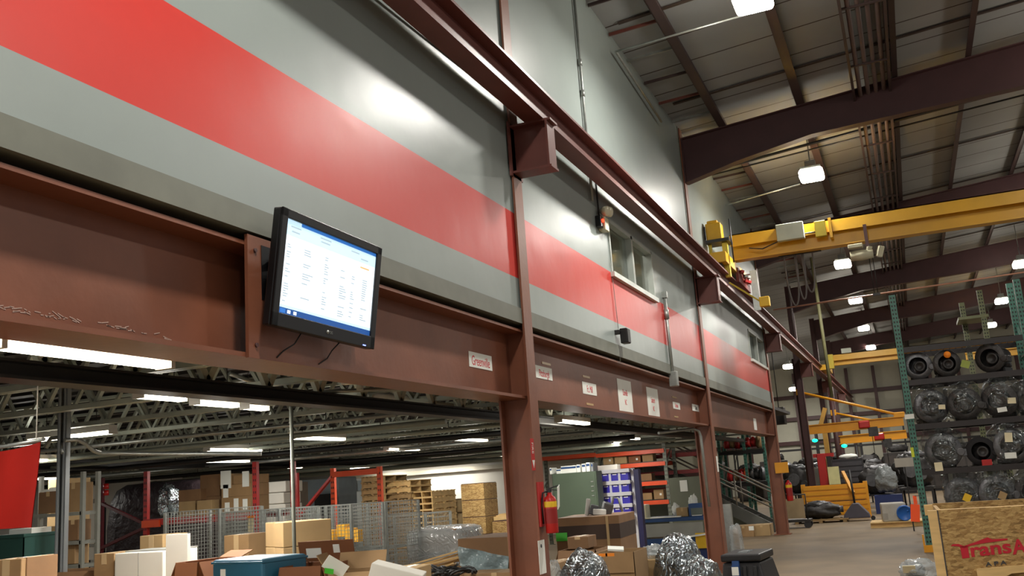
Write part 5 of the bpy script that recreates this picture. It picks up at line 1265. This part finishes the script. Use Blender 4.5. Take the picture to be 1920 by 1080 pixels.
q = at(1364, 955, y=18.0); simple('grey_stand_pipe', MB().bb(-.07, .07, -.05, .05, 0, at(1364, 945, y=18).z), GALV, 'short grey post just right of the second column', 'post', loc=(q.x, 18.0, 0))
# racks seen through the last bay
gx = [at(p_, 840, y=31).x for p_ in (1348, 1395, 1432)]
prack('green posted rack with red and orange stock beyond the stairs', gx, [(gx[0], gx[2], 1.2), (gx[0], gx[2], 2.2), (gx[0], gx[2], 3.0)], 31, 1.0, 3.3, GRN, DKSTL)
k = 0
for lev_ in (1.21, 2.21):
    t = thing('rack_shelf', ['lower', 'upper'][lev_ > 2]+' shelf board of the green posted rack beyond the stairs', 'shelf', ((gx[0]+gx[2])/2, 31.5, lev_)); MB().bb(gx[0]-(gx[0]+gx[2])/2+.06, gx[2]-(gx[0]+gx[2])/2-.06, -.45, .45, 0, .015).build('board', DKSTL, t)
    for i in range(7):
        xx = gx[0]+.2+i*(gx[2]-gx[0]-.3)/6.5; c_ = rr.choice([RED, ORG, IRON, IRONL, RED, CARD])
        simple('stock_part', MB().blob((0, 0, .22), (.24, .3, rr.uniform(.3, .5)), i, .2, 2, 14, 10, flat=.8), c_, 'stock piece on the %s shelf beyond the stairs, %s from the left' % (['lower', 'upper'][lev_ > 2], ordn[i] if i else 'first'), 'part', 'stock parts on the green posted rack', loc=(xx, 31.4, lev_-.0))
# ================================================================== right of the aisle: pallet rack with wrapped transmissions
PY, PD = 18.8, 1.15
px_ = [.04, 2.10, 4.3]
t = thing('pallet_rack', 'tall green pallet rack full of wrapped transmissions right of the aisle', 'rack', (0, PY, 0))
LV = [.62, 1.41, 2.21, 3.0, 3.6]
def gpost(x, y, z, M, parent, name='upright'):
    b = MB(); b.bb(x-.055, x+.055, y-.04, y+.04, 0, z); b.m = 1
    for k in range(int(z/.075)-1):
        for s in (-.024, .024): b.bb(x+s-.012, x+s+.012, y-.0415, y-.039, .08+k*.075, .115+k*.075)
        b.bb(x-.0565, x-.054, y-.012, y+.012, .08+k*.075, .115+k*.075)
    b.m = 0; b.bb(x-.09, x+.09, y-.09, y+.09, 0, .012); return b.build(name, [M, DKSTL], parent)
for x in px_:
    gpost(x, 0, 4.58, GRN, t); gpost(x, PD, 4.3 if x < 1 else 4.7, OLV if x < 1 else GRN, t)
    br = MB()
    for k in range(4): br.bar((x, .04, .3+k*1.0), (x, PD-.04, .9+k*1.0), .04, .03).bar((x, .04, .3+k*1.0), (x, PD-.04, .3+k*1.0), .04, .03)
    br.build('brace', GRN, t)
RB_ = mat('rack_beam_brown', '#231c1b', rough=.45)
for x0, x1 in zip(px_, px_[1:]):
    for z in LV:
        for yy in (-.045, PD-.005): MB().bb(x0+.055, x1-.055, yy, yy+.05, z-.1, z-.055).bb(x0+.055, x1-.055, yy+.01, yy+.05, z-.055, z).build('beam', RB_, t)
        d = MB()
        for k in range(18): xx = x0+.1+k*(x1-x0-.2)/17; d.bb(xx-.004, xx+.004, .005, PD-.005, z-.012, z-.002)
        for k in range(5): d.bb(x0+.06, x1-.06, .1+k*.24, .108+k*.24, z-.022, z-.012)
        d.build('wire_deck', DKSTL, t)
MB().bb(px_[0]-.1, px_[0]-.07, -.1, .0, 0, .3).bb(px_[0]-.1, px_[0]+.08, -.12, -.09, 0, .12).build('post_guard', YELB, t)
def lab(px, py, w, h, label, M=PAPER, y=PY-.05):
    q = at(px, py, y=y); t_ = thing('rack_label', label, 'label', (q.x, y, q.z)); MB().box((0, 0, 0), (w, .004, h), (0, rr.uniform(-.08, .08), 0)).build('card', M, t_)
lab(1705, 781, .16, .085, 'white label plate on the green upright at the third shelf')
lab(1711, 848, .05, .17, 'yellow green sticker on the green upright', mat('lime_sticker', '#c4d030', rough=.5), PY-.044)
lab(1760, 875, .13, .15, 'cream tag hanging from the lower shelf beam', mat('cream_paper', '#ddd2ae'))
lab(1766, 763, .11, .08, 'small cream tag low on the second shelf goods', mat('cream_paper', '#ddd2ae'))
lab(1879, 768, .15, .08, 'white tag at the right end of the third shelf beam'); lab(1897, 751, .13, .1, 'cream tag right of the rear post on the third level', mat('cream_paper', '#ddd2ae'))
lab(1891, 820, .12, .16, 'cream tag at the right of the second level', mat('cream_paper', '#ddd2ae')); lab(1895, 854, .18, .1, 'white tag below the cream tag at the right of the second level')
q = at(1695, 867, y=24.0); t_ = thing('sign_board', 'grey white sign on a thin post left of the green upright', 'sign', (q.x, 24.0, 0)); MB().bb(-.2, .2, -.01, .01, q.z-.1, q.z+.1).build('board', mat('grey_sign', '#a39e93', rough=.6), t_); MB().bb(-.015, .015, .01, .03, 0, q.z+.08).build('post', DKSTL, t_)
# olive rack behind
t = thing('pallet_rack', 'olive green rack frame standing behind the green pallet rack', 'rack', (0, 23.0, 0))
ax = at(1845, 600, y=23).x
gpost(ax, 0, 5.1, OLV, t); gpost(ax-.33, .9, 5.0, OLV, t); MB().bb(ax-.5, ax+.1, -.05, .9, 4.5, 4.56).build('cross_beam', OLV, t); gpost(ax+2.4, 0, 5.1, OLV, t)
for z in (1.6, 3.3): MB().bb(ax, ax+2.4, -.045, .005, z-.1, z).build('beam', OLV, t)

def transmission(label, x, z, L=.6, r=.24, face=0, seed=1, wrap=True, M=IRON, tagc=None, lean=0, y=PY+.02, ring=True):
    """gearbox lying with its bell housing to the aisle"""
    t = thing('transmission', label, 'transmission', (x, y, z), face, group=None)
    b = MB()
    b.lathe([(r*.62, .0), (r*.98, .0), (r, .015), (r*.98, .05), (r*.8, .16), (r*.62, .26)], (0, .04, r*1.0), (0, 1, 0), 26)
    b.build('bell_housing', M, t)
    b = MB().lathe([(0, .1), (r*.35, .1), (r*.4, .02), (r*.3, .0), (r*.24, .04), (0, .05)], (r*.1, .05, r*.95), (0, 1, 0), 20); b.build('converter_hub', IRON, t)
    b = MB().blob((0, .2+L*.35, r*.95), (r*1.35, L*.75, r*1.5), seed, .16, 2.6, 22, 16, p=3).cyl((0, .2+L*.6, r*.95), (0, .2+L*.95, r*.9), r*.3, 14)
    b.build('gear_case', M, t)
    b = MB().bb(-r*.6, r*.6, .22, .22+L*.6, .0, r*.35); b.build('oil_pan', DKSTL, t, bevel=.02)
    if seed % 2: MB().bb(r*.9, r*1.2, .03, .2, r*.6, r*1.0).cyl((r*.9, .02, r*.85), (r*.9, .16, r*.85), r*.22, 14).build('side_cover', M, t, bevel=.01)
    if wrap:
        MB().blob((0, .02+L*.5, r*1.16), (r*2.12, L*1.15, r*2.45), seed+20, .22, 1.8, 44, 30, flat=.955, p=2.6).build('plastic_wrap', FILM, t)
        MB().blob((r*.1, .03+L*.4, r*2.2), (r*.7, r*.6, r*.5), seed+33, .4, 2.5, 16, 10).build('film_knot', FILM, t)
    if tagc: MB().box((r*.15, -.06, r*.85), (.12, .004, .13), (0, .5, 0)).build('paper_tag', tagc, t)
    return t
CRM = mat('cream_paper', '#ddd2ae')
def trow(lev, items):
    for (px, lab_, r_, seed, wrap, M, tg, rz) in items:
        x = at(px, 700, y=PY).x if False else None
        z = LV[lev]; h_ = z+.25
        # find x on the shelf line
        a = at(1700, 700, y=PY)
        X = (px-1700)/ (1905-1700)*2.05+.08
        transmission(lab_, X, z, .62, r_, rz, seed, wrap, M, tg)
trow(3, [(1722, 'bare transmission with round flange at the left of the top filled shelf', .25, 3, False, IRONL, None, 0), (1771, 'bare transmission with wide open bell housing on the top filled shelf', .24, 4, False, IRON, None, .15), (1838, 'bare transmission lying at the right of the top filled shelf', .26, 5, False, IRON, None, -.45)])
trow(2, [(1735, 'wrapped transmission at the left of the second highest filled shelf', .30, 6, True, IRONL, None, .2), (1788, 'wrapped transmission in the middle of the second highest filled shelf', .29, 7, True, IRON, None, 0), (1843, 'wrapped transmission at the right of the second highest filled shelf', .30, 8, True, IRON, None, -.2), (1893, 'half hidden wrapped transmission beside the right upright, second highest shelf', .26, 9, True, IRON, None, 0)])
trow(1, [(1742, 'clear wrapped transmission with domed bag at the left of the shelf above the crate', .31, 11, True, IRONL, None, 0), (1852, 'wrapped transmission with pale round bag at the right of the shelf above the crate', .30, 13, True, IRONL, None, .1), (1897, 'wrapped transmission half hidden at the right end of the shelf above the crate', .25, 14, True, IRON, None, 0)])
t = transmission('black unwrapped transmission between two clear wrapped ones, red foot under it', (1802-1700)/205*2.05+.08, LV[1], .6, .25, 0, 15, False, mat('black_cloth', '#171416', rough=.8), None)
MB().bb(-.02, .14, -.02, .1, 0, .1).build('red_foot', RED, t)
trow(0, [(1763, 'wrapped transmission with a yellow tag just above the flake board crate', .31, 16, True, IRONL, YELS, 0), (1818, 'wrapped transmission with a tan tag above the middle of the crate', .31, 17, True, IRONL, CARD3, .1), (1870, 'wrapped transmission without a tag right of the tan tagged one, lowest visible shelf', .29, 18, True, IRON, None, -.1), (1913, 'wrapped transmission at the right edge, lowest visible shelf', .26, 19, True, IRONL, None, 0)])
q = at(1776, 665, y=PY-.02); simple('pipe_plug', MB().lathe([(0, 0), (.06, 0), (.06, .04), (0, .05)], (0, 0, 0), (0, -1, 0), 14), ORL, 'orange plug cap among the bare transmissions', 'cap', loc=(q.x, PY+.0, q.z))
q = at(1810, 683, y=PY-.02); simple('paper_tag', MB().box((0, 0, 0), (.14, .004, .13), (0, .4, 0)), mat('green_tag', '#93a04a', rough=.7), 'yellow green paper tag on the top filled shelf', 'tag', loc=(q.x, PY-.06, q.z))

# flake board crate at the right edge
cq = at(1757, 957, y=6.0)
t = thing('flake_board_crate', 'flake board shipping crate with red lettering at the right edge', 'crate', (cq.x, 6.0, 0), .02); CZ = cq.z; CWD, CDP = 1.5, .65
MB().bb(0, CWD, 0, .02, .02, CZ).build('front_panel', OSB, t); MB().bb(0, CWD, CDP-.02, CDP, .02, CZ+.01).build('rear_panel', OSB, t)
MB().bb(0, .02, .02, CDP-.02, .02, CZ).build('side_panel', OSB, t); MB().bb(CWD-.02, CWD, .02, CDP-.02, .02, CZ).build('side_panel', OSB, t)
MB().bb(0, CWD, 0, CDP, 0, .02).build('bottom_panel', OSB, t)
MB().bb(-.05, -.002, -.0, .045, 0, CZ).build('corner_post', WOOD, t); MB().bb(.0, CWD, .02, .06, CZ-.05, CZ+.002).build('top_rail', WOOD, t); MB().bb(-.05, CWD, CDP, CDP+.03, CZ-.06, CZ+.004).build('top_rail', WOOD, t)
MB().bb(-.002, .004, -.004, .0, 0, CZ).build('corner_gap', TXTK, t)
def cp(px, py): # a spot of the crate's front face, in the crate's own width and height
    c_, s_ = math.cos(.02), math.sin(.02); v = at(px, py, y=6.0)-Vector((0, 0, EYE)); o = Vector((cq.x, 6.0, 0)); nrm = Vector((s_, -c_, 0))
    k = (o-Vector((0, 0, EYE))).dot(nrm)/v.dot(nrm); P = Vector((0, 0, EYE))+v*k-o
    return P.x*c_+P.y*s_, P.z
u0, v0 = cp(1806, 1046); u1, v1 = cp(1898, 1036); um, vt = cp(1806, 1024)
ht = vt-v0; slope = math.atan2(v1-v0, u1-u0)
ua, _ = cp(1821, 1040); ubb, _ = cp(1898, 1040); lo = text_fit('red_lettering', 'rans', TXTL, t, ua, ubb, (v0+v1)/2-.0, (v0+v1)/2+ht*.82, bold=.025, slope=slope)
lg = MB(); tw = u1-u0
def lgp(poly): lg.prism(poly, T((0, -.0005, 0)) @ FY, .0015)
def sp(a, b): return (u0+a*tw, v0+b*ht+a*(v1-v0))
lgp([sp(-.02, -.05), sp(.13, -.05), sp(.13, 1.0), sp(-.03, 1.0)])
lgp([sp(-.22, 1.12), sp(-.17, 1.26), sp(-.05, 1.22), sp(.05, 1.0), sp(.3, 1.22), sp(.42, 1.36), sp(.56, 1.5), sp(.64, 1.3), sp(.95, 1.22), sp(.95, 1.08), sp(.5, 1.05), sp(.3, 1.0), sp(.18, .94), sp(.05, .8), sp(-.06, 1.0), sp(-.15, 1.08)])
lg.build('red_emblem', TXTL, t)
uA, vA = cp(1899, 1039); uB, _ = cp(1927, 1039); _, vB = cp(1899, 1011); text_fit('red_letter', 'A', TXTL, t, uA, uB, vA, vB, bold=.03, slope=slope)
text_mesh('red_letter', 'm', ht*1.42, TXTL, t, T((u0+tw*1.42, -.0015, v0+ht*.36+1.42*(v1-v0))) @ Matrix.Rotation(-slope, 4, 'Y') @ FY, bold=.004) if False else None
uA, vA = cp(1848, 1061); uB, _ = cp(1888, 1058); _, vB = cp(1848, 1053); text_fit('black_lettering', 'A P A', TXTK, t, uA, uB, vA, vB, bold=.03, slope=slope)
# pale board with cut out in front of the crate
uc, vc = cp(1830, 1066)
MB().prism([(uc, vc-.06), (uc, vc), (uc+.6, vc+.03), (uc+.6, vc-.02), (uc+.28, vc-.022), (uc+.17, vc-.028), (uc+.1, vc-.06)], T((0, -.002, 0)) @ FY, .03).build('front_cleat', WOOD, t)
# wrapped part on the floor by the rack foot
bx = at(1716, 1075, y=14.2)
t = thing('wrapped_part', 'small part in silvery film with a pale label on the floor by the rack', 'wrapped part', (bx.x, 14.6, 0)); hb_ = at(1716, 1050, y=14.4).z
MB().blob((0, 0, hb_*.45), (.25, .25, hb_*.8), 1, .2).build('part', IRONL, t); MB().blob((.05, 0, hb_*.5), (.52, .45, hb_), 4, .22, 2.2, 32, 22, flat=.95).build('plastic_wrap', FILMT, t); MB().box((-.07, -.23, hb_*.6), (.16, .01, .11), (.5, 0, 0)).build('label', CRM, t)

# ================================================================== down the aisle
YB = 30.6
q0, q1, qt = at(1507, 978, z=0), at(1633, 968, z=0), at(1507, 910, y=YB).z
xb0, xb1 = at(1509, 940, y=YB).x, at(1626, 935, y=YB).x
t = thing('guard_barrier', 'yellow steel guard barrier with ribbed rails at the end of the aisle', 'barrier', ((xb0+xb1)/2, YB, 0)); X = (xb1-xb0)/2; Z = at(1570, 905, y=YB).z
for a in (-X, X): MB().bb(a-.06, a+.06, -.06, .06, 0, Z).bb(a-.12, a+.12, -.12, .12, 0, .015).build('post', YELB, t, bevel=.006)
def rail(z0, z1):
    b = MB(); H = (z1-z0)/3
    for k in range(3): b.bb(-X, X, -.1, -.062, z0+H*k+H*.18, z0+H*k+H*.82).bb(-X, X, -.08, -.062, z0+H*k, z0+H*(k+1))
    return b
rail(Z-.52, Z-.05).build('upper_rail', YELB, t); rail(.1, .5).build('lower_rail', YELB, t)
simple('yellow_boom', MB().bar(at(1580, 885, y=30.9), at(1600, 925, y=30.2), .09), YELB, 'yellow leaning bar behind the guard barrier', 'bar')
ex = at(1538, 962, y=29.0)
t = thing('engine_block', 'grey engine lying on a low skid before the yellow barrier', 'engine', (ex.x, 29.2, 0)); MB().bb(-.75, .75, -.4, .4, .06, .1).bb(-.7, -.6, -.4, .4, 0, .06).bb(.6, .7, -.4, .4, 0, .06).bb(-.05, .05, -.4, .4, 0, .06).build('skid', WOODG, t)
MB().blob((0, 0, .33), (1.05, .6, .44), 4, .22, 2.4, p=2.6).build('block', IRON, t); MB().blob((-.02, -.05, .5), (.6, .4, .2), 7, .3, 3).cyl((-.4, -.1, .32), (-.68, -.1, .32), .15, 18).cyl((.4, 0, .34), (.62, 0, .34), .09, 14).build('covers', IRONL, t)
cx = at(1607, 972, y=29.0)
t = thing('floor_dolly', 'dark triangular dolly hood on two casters before the yellow barrier', 'dolly', (cx.x, 29.2, 0))
MB().prism([(-.36, .08), (.36, .08), (.32, .2), (.08, .48), (-.08, .48), (-.32, .2)], T((0, .2, 0)) @ FY, .45).build('hood', mat('dark_slate', '#4a4650', rough=.5), t, bevel=.02)
for a in (-.42, .42): MB().cyl((a, -.12, .06), (a, .0, .06), .06, 16).build('caster', BLKRUB, t)
MB().cyl((-.02, 0, .46), (-.06, .2, 1.4), .03, 8).build('handle', DKSTL, t)
pq = at(1682, 987, y=25.6)
t = thing('wooden_pallet', 'pallet at the rack end carrying the grey block and blue drum lid', 'pallet', (pq.x, 26.1, 0)); 
for yy in (-.4, 0, .4): MB().bb(-.6, .6, yy-.03, yy+.03, .02, .11).build('stringer', WOOD, t)
MB().bb(-.6, .6, -.5, .5, .11, .135).build('top_boards', WOOD, t); MB().bb(-.6, .6, -.5, -.4, 0, .02).bb(-.6, .6, .4, .5, 0, .02).build('bottom_boards', WOOD, t)
x, w_, z, h = span(1652, 943, 1698, 978, 25.8)
t = thing('foam_block', 'pale grey foam block standing on the pallet at the rack end', 'block', (x, 26.0, .135), .1); MB().bb(-w_/2, w_/2, -.3, .3, 0, z+h-.135).build('block', mat('foam_grey', '#b0aca2', rough=.8, bump=.2), t, bevel=.03); MB().bb(-w_/2, -w_/2+.12, -.305, -.3, .05, .2).build('notch', mat('foam_shade', '#97938a', rough=.8), t)
x, w_, z, h = span(1681, 947, 1712, 979, 25.7)
t = thing('drum_lid', 'round blue drum lid leaning on the grey foam block', 'lid', (x, 25.62, .135+w_/2)); MB().lathe([(0, 0), (w_*.4, 0), (w_*.42, -.015), (w_*.48, -.015), (w_*.5, .02), (w_*.5, .05), (0, .05)], (0, 0, 0), (0, 1, .12), 28).build('lid', BLUED, t); MB().lathe([(0, -.01), (w_*.08, -.01), (w_*.08, 0)], (w_*.2, 0, .05), (0, 1, .12), 12).build('bung', BLUED, t)
q = at(1716, 962, y=18.76)
t = thing('orange_tag', 'bright orange tag hanging beside the foot of the green upright', 'tag', (q.x, 18.76, q.z)); MB().bb(.03, .04-q.x, -.004, .004, .29, .3).build('hook', DKSTL, t); MB().box((0, 0, 0), (.15, .006, .3), (0, .12, 0)).bb(.0, .06, -.003, .003, .15, .3).build('tag', ORT, t)
q = at(1507, 985, y=27.0)
t = thing('hand_cart', 'beige sided cart with black wheels beyond the end column', 'cart', (q.x-.25, 27.2, 0)); zt_ = at(1500, 935, y=27).z
MB().bb(-.35, .3, -.02, .02, .25, zt_).build('side_panel', mat('beige_panel', '#a08a68', rough=.7), t); MB().bb(-.4, .45, -.3, .3, .16, .22).build('deck', DKSTL, t)
for a in (-.3, .36):
    MB().cyl((a, -.28, .09), (a, -.2, .09), .09, 16).build('wheel', BLKRUB, t); MB().cyl((a, .2, .09), (a, .28, .09), .09, 16).build('wheel', BLKRUB, t)
MB().tube([(.36, -.02, .2), (.36, -.02, zt_+.1), (-.38, -.02, zt_+.1), (-.38, -.02, .2)], .02, 8).build('frame', DKSTL, t)

# jib cranes
def jib(label, mast_px, Y, boom, tie, zmast, M=YELB):
    mq = at(mast_px, 850, y=Y); t = thing('jib_crane', label, 'jib crane', (mq.x, Y, 0))
    MB().cyl((0, 0, 0), (0, 0, zmast), .11, 14).bb(-.25, .25, -.25, .25, 0, .03).build('mast', BROWN2, t)
    a, b = at(*boom[0], y=Y), at(*boom[1], y=Y); o = Vector((mq.x, Y, 0)); a, b = a-o, b-o; a.x = min(a.x, -.05)
    bm = MB().bar(a, b, .04, .3)
    for s in (-.14, .14): bm.bar(a+Vector((0, 0, s)), b+Vector((0, 0, s)), .16, .03)
    bm.build('boom', M, t)
    if tie:
        c_, d_ = at(*tie[0], y=Y)-o, at(*tie[1], y=Y)-o; c_.x = 0
        MB().cyl(c_, d_, .04, 8).build('tie_rod', M, t); MB().box(d_, (.34, .14, .18)).build('tie_bracket', M, t, bevel=.02); MB().box(c_, (.2, .2, .22)).build('tie_bracket', M, t, bevel=.02)
    f = .62; P = a.lerp(b, f)
    MB().box(P+Vector((0, -.05, -.0)), (.35, .22, .24)).build('trolley', RED, t, bevel=.04); MB().cyl(P+Vector((.2, 0, -.1)), P+Vector((.2, 0, -1.0)), .012, 6).box(P+Vector((.2, 0, -1.05)), (.1, .08, .14)).box(P+Vector((.25, 0, -.25)), (.3, .2, .3)).build('hoist', IRON, t)
    return t
jib('yellow jib crane with long tie rod, upper of the far booms', 1513, 34.0, ((1520, 806), (1694, 789)), ((1511, 734), (1686, 778)), 5.2)
jib('lower yellow jib crane behind the upper boom', 1573, 38.0, ((1578, 825), (1700, 814)), ((1574, 773), (1645, 790)), 4.4)
q = at(1545, 778, y=36); simple('yellow_post_arm', MB().bar(at(1538, 800, y=36), at(1547, 765, y=36), .14).bar((q.x-.05, 36, 0), (q.x-.05, 36, q.z-.4), .16), mat('tan_yellow', '#b0863c', rough=.5), 'tan yellow slanted arm on a post behind the upper jib boom', 'arm')
for i, (px, py) in enumerate(((1528, 826), (1583, 836))):
    q = at(px, py, y=37); t = thing('signal_light', ['left', 'right'][i]+' glowing green signal light among the jib cranes', 'light', q); MB().blob((0, 0, 0), (.2, .1, .12), 1, .05).build('lens', GLED, t); MB().bb(-.03, .45, .02, .06, -.03, .03).cyl((.4, .04, -q.z), (.4, .04, 0), .03, 8).build('stalk', DKSTL, t)
# machines and benches at the back
q = at(1546, 905, y=33); q2 = at(1546, 850, y=33)
t = thing('red_press', 'slender red press frame behind the yellow barrier', 'press', (q.x, 33.0, 0)); MB().bb(-.13, .13, -.12, .12, 0, q2.z).bb(-.22, .22, -.2, .2, 0, .08).build('column', RED, t, bevel=.02); MB().bb(-.25, .4, -.06, .06, q2.z-.12, q2.z).build('arm', RED, t); MB().bb(.16, .3, -.1, .1, .3, q2.z-.1).build('slide', DKSTL, t)
q = at(1526, 890, y=34)
simple('grey_locker', MB().bb(-.32, .32, -.25, .25, 0, at(1526, 877, y=34).z).bb(-.3, .3, -.27, -.25, .1, at(1526, 879, y=34).z), mat('locker_grey', '#66665c', rough=.5), 'grey green locker left of the red press', 'locker', loc=(q.x, 35.2, 0), bevel=.01)
q = at(1590, 880, y=35); zz1 = at(1590, 860, y=35).z
t = thing('tool_chest', 'dark tool chest of many drawers with a white cap on it', 'tool chest', (q.x, 35.2, 0)); MB().bb(-.5, .5, -.3, .3, .1, zz1).build('body', mat('chest_dark', '#2c2c30', rough=.4), t, bevel=.01)
for k in range(8): MB().bb(-.47, .47, -.325, -.3, .2+k*(zz1-.25)/8, .2+(k+.75)*(zz1-.25)/8).build('drawer', mat('drawer_grey', '#55555a', rough=.35, metal=.4), t)
for a in (-.4, .4): MB().cyl((a, -.2, .05), (a, -.1, .05), .05, 10).cyl((a, .1, .05), (a, .2, .05), .05, 10).build('caster', BLKRUB, t)
simple('cloth_heap', MB().blob((0, 0, .07), (.6, .4, .18), 2, .15, flat=.7), PAPER, 'white cloth heaped on the dark tool chest', 'cloth', loc=(q.x+.05, 35.2, zz1))
q = at(1564, 893, y=32.5); t = thing('warning_board', 'small pale yellow board behind the yellow barrier', 'board', (q.x, 32.5, 0)); MB().bb(-.17, .17, -.02, .02, q.z-.25, q.z+.3).build('board', mat('pale_yellow_board', '#d8d49a', rough=.6), t); MB().bb(-.02, .02, .02, .05, 0, q.z).build('stake', DKSTL, t)
# rows of engines on stands down the bay
def stand_engine():
    t = thing('engine_on_stand', 'x', 'engine', (0, 0, 0), group='engines standing down the bay')
    MB().bb(-.5, .5, -.4, .4, .5, .56).build('stand_top', DKSTL, t)
    for a in (-.45, .45):
        for b_ in (-.35, .35): MB().bb(a-.03, a+.03, b_-.03, b_+.03, 0, .5).build('leg', DKSTL, t)
    MB().blob((0, 0, .95), (.9, .65, .85), 5, .26, 2.5, 26, 18, flat=.9, p=2.6).build('block', IRON, t); MB().cyl((-.1, -.28, 1.0), (-.1, -.42, 1.0), .2, 16).cyl((.25, -.25, .85), (.25, -.4, .85), .11, 12).blob((.05, 0, 1.36), (.6, .4, .22), 9, .3, 3, 16, 10).build('covers', IRONL, t)
    return t
se = stand_engine(); first_se = True; k = 0
for Y, pxs in ((33.5, (1640, 1668, 1700, 1722)), (37, (1496, 1625, 1650, 1682, 1712)), (41, (1470, 1488, 1604, 1632, 1664, 1698)), (46, (1476, 1500, 1528, 1556, 1590, 1620, 1655, 1690))):
    xs_ = at(pxs[0], 905, y=Y).x; nn = max(2, int((at(pxs[-1], 905, y=Y).x-xs_)/1.25)+1)
    for j in range(nn):
        q = Vector((xs_+j*1.25, Y, 0)); lb = 'dark engine on a stand, %s from the left in the %s row beyond the barrier' % (ordn[j] if j else 'first', {33.5: 'nearest', 37: 'second', 41: 'third', 46: 'farthest'}[Y]); rz = rr.uniform(-.15, .15); sc_ = rr.uniform(.95, 1.25)
        if first_se: se.location = (q.x, Y, 0); se.rotation_euler.z = rz; se['label'] = lb; first_se = False
        else: dup(se, (q.x, Y, 0), rz, lb, scale=(1, 1, sc_))
q = at(1662, 905, y=32.4); zq = q.z
t = thing('bagged_part', 'white and blue bagged part among the dark engines', 'bag', (q.x, 32.4, 0)); MB().bb(-.4, .4, -.3, .3, .0, .55).build('stand', mat('bench_navy', '#1d2f63'), t); MB().blob((0, 0, .55+.45), (.65, .6, .8), 4, .3, 2, flat=.95).build('bag', mat('white_bag', '#7f8484', rough=.3, bump=.5, bscale=8), t)
# dark machine cabinets closing the view down the bay
for j in range(9):
    xx = -9.2+j*1.42; hz = (1.75, 1.5, 1.9, 1.6)[j % 4]; yy = 50.5 if j % 2 else 49.0
    t = thing('machine_cabinet', 'dark machine cabinet across the far end of the bay, %s from the left' % (ordn[j] if j else 'first'), 'machine', (xx, yy, 0), group='machine cabinets at the far end')
    MB().bb(-.62, .62, -.4, .4, .08, hz).build('body', mat('machine_dark', '#34302e', rough=.5, var=.3, scale=3), t, bevel=.02)
    for a in (-.3, .3): MB().bb(a-.26, a+.26, -.42, -.4, .2, hz-.15).build('door', mat('machine_door', '#433d3a', rough=.45, var=.25, scale=3), t)
    MB().bb(-.6, .6, -.38, .38, 0, .08).build('plinth', DKSTL, t)
    MB().blob((.05, 0, hz+.16), (.9, .5, .4), j, .35, 2.4, 18, 12, flat=.8).build('top_gear', IRON, t)
# rear storage racks against the far wall
fx0 = [-9.5, -7.2, -4.9, -2.6, -.3, 2.0, 4.3]
t = prack('dark storage rack along the far wall', fx0, [(a, b, z) for a, b in zip(fx0, fx0[1:]) for z in (1.3, 2.5)], 56.5, 1.0, 3.4, DKSTL, DKSTL)
for i in range(22):
    xx = -9.2+i*.6; c_ = rr.choice([IRON, IRON, CARD, IRONL, CARD2, DKSTL])
    simple('stored_part', MB().blob((0, 0, .3), (.5, .6, rr.uniform(.4, .8)), i, .25, 2, 14, 10, flat=.7), c_, 'stored part on the low shelf of the far rack, %s from the left' % (['first', 'second', 'third', 'fourth', 'fifth', 'sixth', 'seventh', 'eighth', 'ninth', 'tenth', 'eleventh', 'twelfth', 'thirteenth', 'fourteenth', 'fifteenth', 'sixteenth', 'seventeenth', 'eighteenth', 'nineteenth', 'twentieth', 'twenty first', 'twenty second'][i]), 'part', 'stored parts on the far rack', loc=(xx+(.25 if i in (11, 15) else -.12 if i == 3 else 0), 57.0, 1.28))
# unit heater and vertical tube at the far left
q = at(1462, 782, y=40); t = thing('unit_heater', 'dark box heater hanging past the end of the wall', 'heater', (q.x, 40, q.z)); MB().bb(-.22, .22, -.3, .3, -.3, .38).build('case', mat('heater_grey', '#3c3836', rough=.5), t, bevel=.02); MB().bb(-.18, .18, -.32, -.3, -.25, .32).build('grille', DKSTL, t); MB().cyl((0, 0, .38), (0, 0, roofz(q.x)-q.z-.02), .02, 6).build('hanger', DKSTL, t)
# small far wall lamp bars seen over the crane
for i, (px, py, Y) in enumerate(((1765, 622, 50.0), (1858, 611, 47.0))):
    q = at(px, py, y=Y)
    if i: dup(hb0, q, label='tiny bright far lamp just above the top shelf of the green rack')
